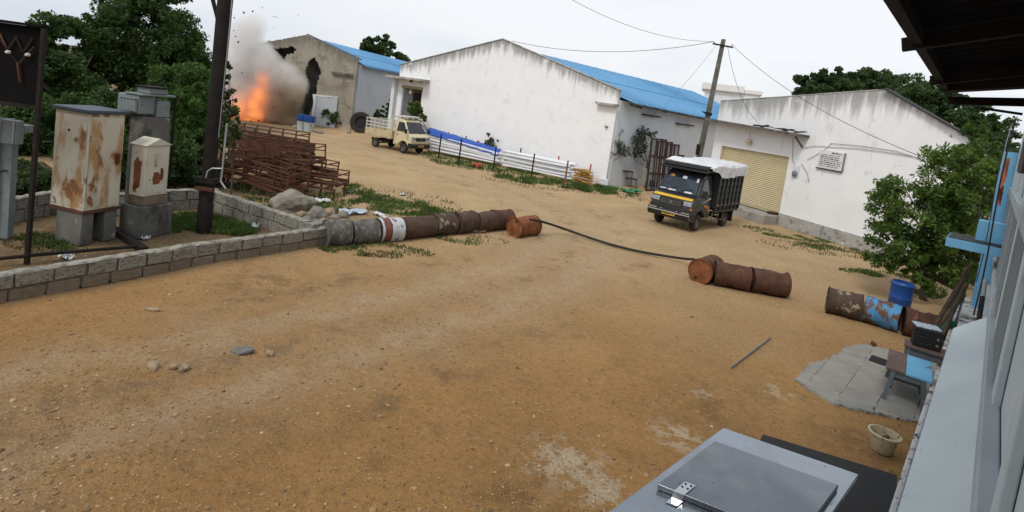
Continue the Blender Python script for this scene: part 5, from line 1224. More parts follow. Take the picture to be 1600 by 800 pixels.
def tree(name, label, base, ells, nc, per, size, mat, trunk_r=.16, seed=1, group=None, cat='tree', trunk=True, shell=.5, limbs=7, stems=1, asp=.55, up=.4, cr=1.):
    rng = np.random.default_rng(seed); base = Vector(base); t = thing(name, label, cat, (base.x, base.y, 0), 0, group)
    c, rd = clumps(rng, ells, nc, shell, .05); rd = rd * cr; V, n = leaf_quads(rng, c, rd, per, size, up, asp); npmesh('crown', V, n, M[mat], t)
    b = MB(); zc = min(e[2] for e in ells)
    for s in range(stems):
        o = Vector((rng.uniform(-.3, .3), rng.uniform(-.2, .2), 0)) * (stems > 1); fork = Vector((rng.uniform(-.15, .15), rng.uniform(-.1, .1), max(.25, zc * .55))) + o * 1.4
        b.tube([o + Vector((0, 0, -.1)), o * 1.2 + fork * .5 * Vector((1, 1, 1)).x, fork], [trunk_r, trunk_r * .8, trunk_r * .68], 9)
        idx = rng.choice(len(c), min(limbs, len(c)), replace=False)
        for i in idx:
            e = Vector(c[i]); m = fork.lerp(e, .5) + Vector((rng.uniform(-.2, .2), rng.uniform(-.2, .2), .15)) * min(1., e.length * .12)
            b.tube([fork, m, e], [trunk_r * .5, trunk_r * .3, trunk_r * .1], 6)
    tag(b.build('trunk', M['bark'], t, True), kind=None)
    return t
def at_pix(px, py, Y):    # point on a pixel ray at depth Y
    d = ray(px, py); return C0 + d * (Y / d.y)
def ell(px, py, Y, rpx, rpy, base, dep=None):
    p = at_pix(px, py, Y); k = Y / F * 1.0; rx = rpx * k; rz_ = rpy * k
    return (p.x - base[0], p.y - base[1], p.z, rx, dep if dep else (rx + rz_) / 2, rz_)
def gb(px, Y): p = at_pix(px, 400, Y); return (p.x, Y)
# big dark tree behind the switchgear
b = gb(215, 27); tree('broadleaf_tree', 'tallest dense green tree behind the cabinets at the left', b, [ell(230, 60, 27, 88, 75, b, 2.8), ell(150, 65, 27, 60, 45, b, 2.2), ell(270, 100, 27, 52, 50, b, 2.2), ell(190, 130, 27, 90, 55, b, 2.6), ell(215, 0, 27, 70, 50, b, 2.2)], 360, 150, .092, 'leaf_dark', .3, 11, shell=.45, limbs=12)
b = gb(95, 22); tree('broadleaf_tree', 'darker round tree left of the tallest one', b, [ell(110, 70, 24, 52, 48, b, 2.), ell(70, 130, 22, 60, 70, b, 2.0), ell(10, 120, 22, 60, 60, b, 2.)], 220, 140, .086, 'leaf_dark', .22, 12, shell=.45)
b = gb(285, 19); tree('bushy_tree', 'lighter green bushy tree between kiosk and dark pole', b, [ell(285, 150, 19, 62, 55, b, 1.2), ell(320, 190, 18, 40, 70, b, 1.0), ell(265, 230, 18, 62, 60, b, 1.2), ell(215, 185, 19, 60, 45, b, 1.2)], 230, 120, .065, 'leaf_mid', .12, 13, shell=.4)
b = gb(60, 17); tree('scrub', 'dark scrub filling the gap behind the tall cream cabinet', b, [ell(60, 210, 17, 70, 70, b, 1.1), ell(0, 250, 16, 60, 60, b, 1.1), ell(120, 250, 17, 70, 60, b, 1.0), ell(150, 190, 18, 60, 50, b, 1.)], 190, 120, .065, 'leaf_dark', .08, 14, cat='shrub', shell=.25, stems=3, cr=1.7)
b = gb(290, 15.5); tree('scrub', 'dim scrub behind the back block wall and dark pole', b, [ell(290, 265, 15.5, 60, 42, b, .8), ell(235, 270, 15., 40, 40, b, .7), ell(325, 270, 15.5, 30, 40, b, .7)], 110, 75, .065, 'leaf_vine', .05, 15, cat='shrub', shell=.25, stems=3, cr=1.7)
b = gb(30, 14); tree('scrub', 'low dark scrub behind the steel column at the left edge', b, [ell(30, 300, 13.5, 60, 40, b, .8), ell(110, 305, 13.5, 50, 30, b, .7), ell(-40, 290, 13, 50, 45, b, .8)], 110, 75, .065, 'leaf_dark', .05, 16, cat='shrub', shell=.25, stems=3, cr=1.7)
b = gb(60, 12.3); tree('scrub', 'low weedy scrub between the steel column and the tall cabinet', b, [ell(55, 300, 12.3, 40, 34, b, .6), ell(0, 320, 12., 40, 34, b, .6), ell(100, 300, 12.4, 40, 30, b, .6)], 110, 85, .055, 'leaf_vine', .03, 31, cat='shrub', shell=.2, stems=3, cr=1.7)
b = gb(185, 14); tree('scrub', 'dense scrub between the tall cabinet and the concrete pillar', b, [ell(180, 260, 14, 50, 60, b, .7), ell(260, 255, 14.2, 40, 60, b, .7)], 110, 85, .06, 'leaf_dark', .03, 32, cat='shrub', shell=.2, stems=3, cr=1.7)
b = gb(340, 40); tree('broadleaf_tree', 'hazy tree behind the smoke at the far left', b, [ell(318, 170, 40, 45, 45, b, 2.), ell(355, 190, 40, 30, 25, b, 2.), ell(270, 190, 42, 60, 45, b, 2.)], 90, 80, .14, 'leaf_far', .2, 17)
b = gb(-40, 30); tree('broadleaf_tree', 'tree at the left edge behind the burnt panel', b, [ell(-20, 130, 30, 90, 60, b, 3), ell(60, 170, 30, 90, 60, b, 3)], 130, 130, .12, 'leaf_dark', .25, 18)
# climbing leafy stems beside the pole
b = gb(352, 14.6); tree('leafy_sapling', 'thin leafy sapling just right of the dark pole', b, [ell(352, 150, 14.6, 16, 45, b, .3), ell(358, 110, 14.6, 9, 18, b, .2), ell(365, 200, 14.6, 12, 40, b, .3), ell(340, 230, 14.6, 18, 45, b, .3)], 85, 16, .062, 'leaf_vine', .03, 19, cat='sapling', shell=.2, limbs=14, up=.2)
# trees behind roofs
b = gb(598, 75); tree('broadleaf_tree', 'round tree top showing above the damaged warehouse roof', b, [ell(594, 72, 75, 30, 17, b, 3), ell(578, 76, 75, 20, 12, b, 2), ell(618, 80, 75, 14, 9, b, 2), ell(600, 90, 75, 40, 20, b, 3)], 110, 80, .24, 'leaf_far', .3, 20)
Y = 38; b = gb(1320, Y); tree('broadleaf_tree', 'dark tree crown above the shed roof, left of the pair', b, [ell(1320, 150, Y, 55, 38, b, 2.5), ell(1280, 142, Y, 40, 30, b, 2), ell(1360, 140, Y, 50, 32, b, 2.2), ell(1255, 165, Y, 20, 25, b, 1.5), ell(1340, 190, Y, 80, 40, b, 2.5), ell(1400, 150, Y, 45, 34, b, 2), ell(1300, 130, Y, 40, 22, b, 2)], 440, 125, .115, 'leaf_far', .3, 21, shell=.45)
Y = 30; b = gb(1470, Y); tree('broadleaf_tree', 'dark tree crown falling to the right behind the shed gable', b, [ell(1420, 160, Y, 40, 35, b, 2), ell(1470, 180, Y, 45, 45, b, 2), ell(1510, 200, Y, 34, 45, b, 2), ell(1490, 240, Y, 70, 50, b, 2), ell(1400, 190, Y, 50, 40, b, 2), ell(1440, 165, Y, 40, 36, b, 2), ell(1535, 230, Y, 40, 50, b, 2)], 420, 125, .098, 'leaf_far', .25, 22, shell=.45)
# near right tree
b = G(1468, 474); b = (b.x, b.y); Y = b[1]
tree('leafy_tree', 'fresh green leafy tree growing beside the near building at the right', b, [ell(1440, 330, Y, 75, 62, b, 1.), ell(1500, 270, Y, 50, 62, b, .9), ell(1405, 385, Y - .3, 52, 42, b, .8), ell(1490, 390, Y - .2, 60, 48, b, .9), ell(1455, 430, Y - .2, 50, 26, b, .7), ell(1395, 320, Y, 22, 30, b, .5), ell(1520, 330, Y, 45, 70, b, .8), ell(1380, 290, Y, 14, 10, b, .3), ell(1530, 225, Y + .3, 26, 40, b, .6)], 400, 70, .060, 'leaf_near', .085, 23, shell=.3, limbs=16, stems=2, asp=.36, up=.25)
b = gb(1535, 16); tree('broadleaf_tree', 'darker tree behind the near leafy one, below the roof end', b, [ell(1525, 235, 17, 40, 55, b, 1.), ell(1560, 300, 16, 60, 90, b, 1.), ell(1530, 400, 15.5, 60, 50, b, 1)], 130, 60, .08, 'leaf_dark', .1, 24)
# small trees and shrubs by the warehouses
b = G(938, 288); b = (b.x, b.y); tree('young_tree', 'slender grey-leaved young tree at the corner of the white warehouse', b, [ell(958, 218, b[1], 16, 24, b, .5), ell(970, 236, b[1], 22, 10, b, .5), ell(946, 243, b[1], 14, 9, b, .4), ell(952, 196, b[1], 12, 10, b, .4)], 95, 30, .05, 'leaf_grey', .05, 25, shell=.2, limbs=12, up=.1, cr=1.5)
b = gb(990, 29); tree('young_tree', 'second slim young tree standing by the side wall frames', b, [ell(993, 218, 29, 22, 22, b, .6), ell(1012, 208, 29, 20, 8, b, .5), ell(985, 238, 29, 16, 10, b, .4), ell(1000, 235, 29, 12, 12, b, .4)], 95, 30, .05, 'leaf_grey', .04, 26, shell=.2, limbs=12, up=.1, cr=1.5)
b = G(519, 199); b = (b.x, b.y); tree('shrub', 'dark round shrub in front of the damaged warehouse', b, [ell(518, 181, b[1], 15, 13, b, .6), ell(530, 192, b[1] + .2, 10, 8, b, .4)], 46, 40, .095, 'leaf_mid', .05, 27, cat='shrub', shell=.3)
b = gb(600, 34.5); tree('shrub', 'tall dark shrub in the gap between the two warehouses', b, [ell(605, 172, 36, 8, 18, b, .5), ell(590, 180, 36, 8, 10, b, .4)], 40, 40, .09, 'leaf_dark', .04, 28, cat='shrub', shell=.3)
b = gb(650, 32.2); tree('shrub', 'bright bushy shrub before the warehouse door behind the cream truck', b, [ell(648, 172, 32.6, 14, 15, b, .5), ell(660, 185, 32.2, 9, 9, b, .4)], 46, 40, .085, 'leaf_near', .04, 29, cat='shrub', shell=.3)
b = w2p(L2(765, 240, -.3)[0], -.3); tree('cut_plant', 'withered grey plant leaning on the wall above the red cloth', (b.x, b.y), [ell(766, 222, b.y, 9, 10, b, .3), ell(775, 216, b.y, 5, 6, b, .2), ell(762, 212, b.y, 3, 6, b, .2)], 22, 16, .085, 'leaf_grey', .025, 30, cat='plant', shell=.2)

# grass
def grass(name, label, patches, seed, mat, hgt=.10):
    rng = np.random.default_rng(seed); P = []; Hh = []
    for (px, py, rx, ry, n, h) in patches:         # pixel ellipses dropped onto the ground
        cnt = 0
        while cnt < n:
            a = rng.uniform(0, 6.283); q = math.sqrt(rng.random()); x = px + rx * q * math.cos(a); y = py + ry * q * math.sin(a) + (x - px) * .12
            g_ = G(x, y)
            if mnoise.noise(Vector((g_.x * 1.6, g_.y * 1.6, 2))) < rng.uniform(-.35, .25): cnt += .34; continue
            P.append((g_.x, g_.y, -.01)); Hh.append(h * rng.uniform(.5, 1.3)); cnt += 1
    P = np.array(P); Hh = np.array(Hh); n = len(P); a = rng.uniform(0, 6.283, n); wv = np.stack([np.cos(a), np.sin(a), 0 * a], 1) * (.010 + .05 * Hh)[:, None]
    ln = rng.normal(size=(n, 3)) * .45; ln[:, 2] = 1; tipv = P + ln * Hh[:, None]; mid_ = P + ln * np.array([.35, .35, .55]) * Hh[:, None]
    V = np.empty((n, 4, 3)); V[:, 0] = P - wv; V[:, 1] = P + wv; V[:, 2] = tipv; V[:, 3] = mid_ - wv * .7
    o = npmesh(name, V.reshape(-1, 3), n, M[mat]); tag(o, label, 'grass', kind='stuff')
grass('grass', 'patchy green grass along the walls, inside the enclosure and by the barrels', [
    (330, 352, 70, 14, 4200, .11), (265, 355, 20, 10, 500, .10), (620, 322, 75, 14, 3200, .09), (560, 300, 25, 12, 900, .10), (520, 318, 40, 16, 900, .10), (690, 330, 30, 6, 500, .07),
    (760, 262, 90, 6, 1900, .16), (860, 286, 90, 6, 2400, .18), (930, 297, 35, 6, 1100, .2), (690, 243, 30, 5, 500, .15), (700, 250, 40, 3, 300, .1), (970, 302, 30, 4, 300, .1),
    (1250, 372, 60, 4, 1400, .06), (1300, 388, 60, 5, 1300, .06), (1370, 428, 60, 5, 1400, .06), (1180, 358, 30, 4, 250, .08), (1440, 455, 40, 12, 500, .12),
    (600, 388, 80, 8, 900, .06), (540, 393, 40, 6, 400, .06), (720, 375, 40, 6, 350, .06), (90, 380, 60, 10, 600, .1), (430, 300, 80, 10, 900, .12), (400, 318, 60, 10, 600, .1), (1060, 350, 60, 3, 60, .05)], 41, 'grass')
grass('dry_grass', 'dry straw-coloured tufts mixed into the grass verge', [(640, 318, 80, 18, 700, .09), (700, 340, 60, 8, 500, .07), (560, 392, 70, 8, 500, .06), (1290, 390, 110, 9, 600, .08), (860, 290, 110, 8, 700, .10), (990, 308, 50, 5, 300, .09), (330, 352, 80, 16, 500, .09), (60, 385, 60, 12, 400, .08), (740, 372, 60, 6, 300, .05)], 42, 'grass_dry')

# litter
def scrap(name, label, cat, px, py, sx, sy, h, mat, seed, group=None, z=0):
    r = random.Random(seed); v = []; f = []; n = 9; p = G(px, py)
    for i in range(n + 1):
        for j in range(n + 1):
            x = -.5 + i / n; y = -.5 + j / n; v.append(((x + .12 * mnoise.noise(Vector((x * 3, y * 3, seed)))) * sx, (y + .12 * mnoise.noise(Vector((x * 3, y * 3, seed + 9)))) * sy, max(.004, h * (.5 + .9 * mnoise.noise(Vector((x * 4 + seed, y * 4, 2)))))))
    f = [(i * (n + 1) + j, (i + 1) * (n + 1) + j, (i + 1) * (n + 1) + j + 1, i * (n + 1) + j + 1) for i in range(n) for j in range(n)]
    o = raw(name, v, f, M[mat], None, False); o.location = (p.x, p.y, z); o.rotation_euler[2] = r.uniform(0, 6); return tag(o, label, cat, group)
scrap('plastic_bag', 'crumpled pale blue plastic bag in the grass behind the left barrels', 'bag', 553, 334, .75, .38, .14, 'blue_scrap', 1)
scrap('paper_scrap', 'white paper scrap right of the pale blue bag', 'litter', 592, 336, .4, .2, .08, 'white_scrap', 2)
scrap('paper_scrap', 'small white scrap nearest the barrels on the grass', 'litter', 600, 341, .25, .15, .08, 'white_scrap', 3)
scrap('paper_scrap', 'white scrap beside the cart frame legs', 'litter', 547, 301, .3, .15, .06, 'white_scrap', 4)
scrap('cardboard_scrap', 'pale bent sheet behind the boulder under the carts', 'litter', 500, 316, .5, .35, .14, 'white_scrap', 5)
scrap('paper_scrap', 'white scrap on the bare lane above the grass', 'litter', 628, 304, .3, .18, .05, 'white_scrap', 6)
scrap('paper_scrap', 'white scrap lying on the block wall enclosure grass by the wall top', 'litter', 398, 358, .22, .14, .14, 'white_scrap', 7)
scrap('paper_scrap', 'white scrap by the kiosk plinth foot', 'litter', 228, 374, .16, .1, .08, 'white_scrap', 8)
scrap('paper_scrap', 'white scrap behind the yard wall near the iron pipe', 'litter', 105, 404, .25, .15, .10, 'white_scrap', 9)
scrap('green_netting', 'crumpled green netting on the verge by the stepped stand', 'netting', 985, 301, 1.0, .5, .22, 'green_scrap', 10)
scrap('green_netting', 'small green netting scrap left of the larger one', 'netting', 957, 295, .6, .4, .16, 'green_scrap', 11)
for px_, py_, sx_, lab_ in ((748, 250, 1.1, 'crumpled red cloth lying over the pipe ends between the two stacks'), (744, 262, .7, 'small red cloth on the ground between the pipe stacks')):
    scrap('red_cloth', lab_, 'cloth', px_, py_, sx_, .5, .45 if sx_ > 1 else .3, 'red_cloth', int(px_), z=.62 if sx_ > 1 else 0)
b = MB(); a_, c_ = G(1143, 576), G(1204, 529); tag(b.bar((a_.x, a_.y, .02), (c_.x, c_.y, .015), .022, .012).build('metal_strip', M['bench_grey']), 'thin grey metal strip lying alone on the right of the yard', 'metal strip')

# ---------------------------------------------------------------- near building along the right edge
NO = G(1395, 800); ND = (G(1490, 500) - NO).normalized(); NN = Vector((-ND.y, ND.x, 0)); nrz = math.atan2(ND.y, ND.x)
NO = Vector((NO.x, NO.y, 0)); CN = (C0 - NO).dot(NN)
def nw(px, py, n):
    p = onplane(px, py, NO + NN * n, NN); q = p - NO; return q.dot(ND), p.z
def npt(s, n, z=0): return NO + ND * s + NN * n + Vector((0, 0, z))
def near_building():
    t = thing('near_building', 'pale blue washed building with peeling plinth and dark sheet eave along the right edge', 'building', NO, nrz)
    bx = lambda *a: MB().box(*a)
    wn = CN - .26                                           # wall face
    bx(-9, 9.5, wn - .25, wn, 0, 4.55).build('main_wall', M['pale_blue_wall'], t)
    bx(-9, 9.3, -.06, 0, 0, .40).build('plinth', M['white_wash'], t, False, .02)
    bx(-9, 9.3, -.08, -.063, 0, .50).build('drain_channel', M['navy'], t)
    bx(-9, 9.3, -.11, -.083, 0, .44).build('drain_edge', M['white_wash'], t)
    bx(2.9, 9.2, wn + .003, -.113, 0, .62).build('dado_ledge', M['white_wash'], t, False, .02)
    MB().add([(s_, n_, z_) for s_ in (-9, 2.7) for n_, z_ in ((-.113, 0), (-.113, 1.35), (wn + .003, 1.70), (wn + .003, 0))], [(0, 1, 2, 3), (7, 6, 5, 4), (0, 4, 5, 1), (1, 5, 6, 2), (2, 6, 7, 3), (3, 7, 4, 0)]).build('lower_buttress', M['pale_blue_wall'], t, False, .02)
    bx(2.9, 8.8, wn + .003, wn + .14, .623, 1.15).build('dado_band', M['pale_blue_wall'], t, False, .02)
    bx(-8, 8.8, wn + .003, wn + .10, 1.75, 1.90).build('sill_band', M['pale_grey_panel'], t, False, .015)
    bx(-8, 8.8, wn + .003, wn + .08, 3.05, 3.20).build('lintel_band', M['pale_grey_panel'], t, False, .015)
    for s in (-3.6, -1.6, .8, 3.0, 5.4, 8.0): bx(s, s + .28, wn + .003, wn + .05, 1.153, 4.5).build('pilaster', M['pale_blue_wall'], t, False, .01)
    for s in (-1.2, 1.25, 3.45, 5.9):
        f = bx(s, s + 1.5, wn + .003, wn + .03, 1.903, 3.047).build('window', M['interior'], t)
        for k in range(6): bx(s + .05 + .27 * k, s + .09 + .27 * k, wn + .033, wn + .06, 1.92, 3.03).build('window_bar', M['pale_grey_panel'], f)
    # blue painted trim by the far corner
    bx(8.3, 8.5, wn + .003, wn + .28, .3, 3.9).build('corner_trim', M['sky_blue'], t)
    # hood slab (painted blue edge, dark top) with upstand
    s0, z0 = nw(1476, 384, CN + .5); s1 = s0 + 1.0
    bx(s0, s1, wn + .003, CN + .5, z0, z0 + .15).build('window_hood', M['sky_blue'], t, False, .01)
    bx(s0 + .02, s1 - .02, wn + .003, CN + .48, z0 + .153, z0 + .165).build('hood_top', M['sooty_sheet'], t)
    bx(s0 + .35, s0 + .62, wn + .003, CN + .14, z0 + .168, z0 + .52).build('hood_upstand', M['sky_blue'], t, False, .01)
    # roof: corrugated sheets with purlins and rafters; eave over the yard
    e0 = G(1375, 0, 4.2) - NO; e1 = G(1466, 136, 4.2) - NO; ne = e1.dot(NN) - .03; se = e1.dot(ND); kx = (e1.dot(NN) - e0.dot(NN)) / (se - e0.dot(ND))
    corrugated(-9.5, se, lambda u: Vector((u, ne + kx * (u - se), 4.20)), lambda u: Vector((u, wn - .3, 4.42)), M['black_panel'], 'roof_sheet', t, .18, .018)
    MB().bar((-9.5, ne - .07 + kx * (-9.5 - se), 4.14), (se, ne - .07, 4.14), .05, .06).build('eave_purlin', M['dark_steel'], t)
    bx(-9.5, se, wn + .12, wn + .17, 4.20, 4.27).build('wall_purlin', M['dark_steel'], t)
    for s in (-6.2, -4.6, -3.0, -1.4): MB().bar((s, ne - .02, 4.11), (s, wn, 4.27), .05, .07).build('rafter', M['dark_steel'], t)
    MB().bar((se + .02, ne - .06, 4.08), (se + .02, wn - .1, 4.14), .07, .07).build('end_beam', M['dark_steel'], t)
    MB().bar((se - .6, ne - .06, 4.12), (se - 1.1, wn + .1, 4.16), .10, .05).build('diagonal_brace', M['dark_steel'], t)
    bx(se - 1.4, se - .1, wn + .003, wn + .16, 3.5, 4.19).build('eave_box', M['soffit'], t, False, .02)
    MB().tube([(se + .05, ne - .3, 4.04), (se + .1, wn + .2, 4.02)], .012, 6).build('hanging_rod', M['dark_steel'], t)
    return wn, se, ne
wn, se, ne = near_building()
for i, (s, n, z1, z0, lab) in enumerate(((4.6, wn + .22, 4.3, 1.2, 'black cable hanging from the eave nearest the wall'), (5.4, wn + .27, 4.3, 1.6, 'thin cable hanging beside the thick one under the eave end'), (6.2, wn + .25, 4.3, 2.6, 'pale cord hanging farthest from the eave end'))):
    b = MB(); b.tube([npt(s, n, z1 - (z1 - z0) * k / 6) + NN * .02 * math.sin(k) for k in range(7)], .012 if i == 0 else .007, 6); tag(b.build('hanging_cable', M['rubber'] if i < 2 else M['galv'], None, True), lab, 'cable', 'cables under the eave')
v = []; f = []
for i in range(9):
    for j in range(5): v.append(tuple(npt(6.6 + .10 * j, wn + .20 + .04 * math.sin(i * 1.3 + j), 3.75 - .11 * i)))
f = [(i * 5 + j, i * 5 + j + 1, i * 5 + 6 + j, i * 5 + 5 + j) for i in range(8) for j in range(4)]
tag(raw('hanging_cloth', v, f, M['orange_cloth'], None, True), 'orange-red cloth hanging on the near building under the eave', 'cloth')
for i, (s0, z0, s1, z1, m, lab) in enumerate(((2.3, .64, 3.3, 1.75, 'dark_steel', 'dark iron bar leaning on the near building wall, nearest one'), (2.6, .64, 3.9, 1.9, 'grey_steel', 'grey pipe leaning on the near building wall behind the iron bar'), (3.1, .64, 4.6, 1.8, 'old_wood', 'wooden pole leaning on the near building wall, farthest one'))):
    tag(MB().tube([npt(s0, wn + .12, z0), npt(s1, wn + .17, z1)], .028, 8).build('leaning_pole', M[m]), lab, 'pole', 'poles leaning in the recess')
# pile of sticks and green net at the foot of the tree
r = random.Random(77)
for i in range(7):
    s = 6.2 + r.uniform(0, 1.6); tag(MB().tube([npt(s, .15 + r.uniform(-.1, .2), .02), npt(s + r.uniform(-.3, .5), -.1, 1.0 + r.uniform(0, .7))], r.uniform(.02, .04), 7).build('timber_stick', M['bark']), 'rough stick propped between the leafy tree and the near building', 'stick', 'sticks propped at the near building')
o = scrap('green_netting', 'green netting heap beside the wall behind the old bench', 'netting', 1478, 540, .6, .5, .6, 'green_scrap', 15)

# paved patch
def paving():
    outl = [(1240, 592), (1262, 571), (1300, 560), (1322, 543), (1345, 539), (1410, 552), (1480, 565), (1452, 662), (1425, 660), (1370, 646), (1330, 640), (1300, 630), (1270, 614)]
    P = [(lambda q: (q.x, q.y))(G(*p)) for p in outl]
    t = thing('paved_patch', 'worn patch of grey stone flags set in the dirt before the near building', 'paving'); o0 = Vector((5.2, 7.6, 0))
    a = nrz; ca_, sa_ = math.cos(a), math.sin(a); r = random.Random(5); W_, L_ = .42, .62
    # clip each flag rectangle to the outline by bisect
    def clip(poly, P):
        # Sutherland-Hodgman against convex-ish outline is unreliable; sample via bmesh grid instead
        return poly
    n = 0
    for i in range(-8, 9):
        for j in range(-8, 9):
            x0, y0 = i * L_ + (j % 2) * .3, j * W_; v = []; nx = 12; ny = 8
            cells = []
            for k in range(nx):
                for m in range(ny):
                    cx = x0 + (k + .5) * (L_ - .005) / nx; cy = y0 + (m + .5) * (W_ - .005) / ny; wx = o0.x + cx * ca_ - cy * sa_; wy = o0.y + cx * sa_ + cy * ca_
                    if inpoly(wx, wy, P): cells.append((k, m))
            if not cells: continue
            b = MB(); h = .022 + r.uniform(-.003, .003); idx = {}; cs = set(cells)
            def vv(k, m, z):
                if (k, m, z) not in idx:
                    cx = x0 + k * (L_ - .005) / nx; cy = y0 + m * (W_ - .005) / ny; jx = 0 if 0 < k < nx and 0 < m < 4 and False else r.uniform(-.006, .006)
                    if len(cells) < nx * ny and (k, m) not in ((0, 0), (nx, 0), (0, ny), (nx, ny)): cx += r.uniform(-.018, .018); cy += r.uniform(-.018, .018)
                    idx[(k, m, z)] = len(b.v); b.v.append((o0.x + cx * ca_ - cy * sa_ + jx, o0.y + cx * sa_ + cy * ca_, h if z else -.03))
                return idx[(k, m, z)]
            if len(cells) == nx * ny:
                b.f += [(vv(0, 0, 1), vv(nx, 0, 1), vv(nx, ny, 1), vv(0, ny, 1))]
                for (p, q) in (((0, 0), (nx, 0)), ((nx, 0), (nx, ny)), ((nx, ny), (0, ny)), ((0, ny), (0, 0))): b.f.append((vv(*p, 0), vv(*q, 0), vv(*q, 1), vv(*p, 1)))
            else:
                for k, m in cells:
                    b.f.append((vv(k, m, 1), vv(k + 1, m, 1), vv(k + 1, m + 1, 1), vv(k, m + 1, 1)))
                    for dk, dm, e in ((-1, 0, ((k, m), (k, m + 1))), (1, 0, ((k + 1, m), (k + 1, m + 1))), (0, -1, ((k, m), (k + 1, m))), (0, 1, ((k, m + 1), (k + 1, m + 1)))):
                        if (k + dk, m + dm) not in cs: b.f.append((vv(*e[0], 0), vv(*e[1], 0), vv(*e[1], 1), vv(*e[0], 1)))
            b.build('flagstone', M['slab'], t); n += 1
    cm = M['slab']
    p = G(1372, 566); o = MB().box(-.16, .16, -.12, .12, .02, .042).build('dark_tile', M['dark_board'], t); o.location = p; o.rotation_euler[2] = nrz
paving()
# old school bench (brown and blue top) and a darker bench behind with a radio
def bench():
    a = G(1384, 575, .46); b_ = G(1404, 551, .46); c = G(1474, 573, .46); d_ = a + (c - b_)
    u = (c - b_); L = u.length; u.normalize(); w_ = Vector((-u.y, u.x, 0)); W = abs((b_ - a).dot(w_)); W = max(.33, W)
    p = a; rz = math.atan2(u.y, u.x); t = thing('low_bench', 'old low wooden bench, half brown half sky-blue, on the paved patch', 'bench', (p.x, p.y, .025), rz)
    MB().box(0, L * .42, 0, W, .42, .455).build('brown_board', M['old_wood'], t, False, .006); MB().box(L * .423, L * .97, .0, W, .42, .452).build('blue_board', M['bench_blue'], t, False, .006)
    for x in (.10, L - .12):
        for y, s in ((.03, -1), (W - .03, 1)): MB().bar((x - (.06 if x < .3 else -.06), y + s * .05, 0), (x, y, .42), .05, .05).build('leg', M['bench_grey'], t)
        MB().box(x - .02, x + .02, .03, W - .03, .16, .20).build('leg_stretcher', M['bench_grey'], t)
    MB().box(.10, L - .12, W / 2 - .02, W / 2 + .02, .16, .198).build('long_stretcher', M['bench_grey'], t)
    MB().box(.08, L - .08, .02, .04, .34, .418).build('apron', M['bench_grey'], t)
    q = G(1413, 538, .58); t2 = thing('wooden_table', 'dark brown small table carrying the old radio beside the near building', 'table', (q.x, q.y, .025), rz)
    L2_, W2_ = .85, .40
    MB().box(0, L2_, 0, W2_, .52, .56).build('table_top', M['old_wood'], t2, False, .006)
    for x in (.05, L2_ - .05):
        for y in (.05, W2_ - .05): MB().box(x - .025, x + .025, y - .025, y + .025, 0, .52).build('leg', M['bench_grey'], t2)
    MB().box(.08, L2_ - .08, .04, .06, .40, .518).build('apron', M['bench_grey'], t2)
    t3 = thing('old_radio', 'dark box radio with a pale knob row standing on the brown table', 'radio', tuple(Vector((q.x, q.y, .588)) + u * .10 + w_ * .06), rz + .12)
    MB().box(0, .36, 0, .26, 0, .30).build('case', M['dark_board'], t3, False, .012)
    for k in range(4): MB().box(.03, .23, -.010, -.001, .06 + .05 * k, .085 + .05 * k).build('grille_slot', M['black'], t3)
    for k in range(2): MB().lathe([(0, 0), (.02, 0), (.018, .02), (0, .02)], 10, Matrix.Translation((.30, -.001, .09 + .1 * k)) @ Matrix.Rotation(R(90), 4, 'X')).build('knob', M['rim'], t3)
    o = MB().box(0, .34, 0, .24, 0, .014).build('newspaper', M['paper']); o.location = Vector((q.x, q.y, .892)) + u * .11 + w_ * .08; o.rotation_euler = (0.03, 0, rz + .3); tag(o, 'folded newspaper lying on top of the old radio', 'newspaper')
bench()
p = G(1377, 704); t = thing('bucket', 'spattered cream plastic bucket standing on the dirt at the right', 'bucket', p)
MB().lathe([(0, 0), (.105, 0), (.112, .01), (.150, .20), (.172, .205), (.174, .225), (.150, .228), (.143, .20), (.108, .03), (0, .025)], 32).build('bucket_shell', M['bucket'], t, True)
MB().bar((-.10, .02, .10), (.04, -.02, .20), .05, .02).build('bucket_contents', M['rust_dark'], t)

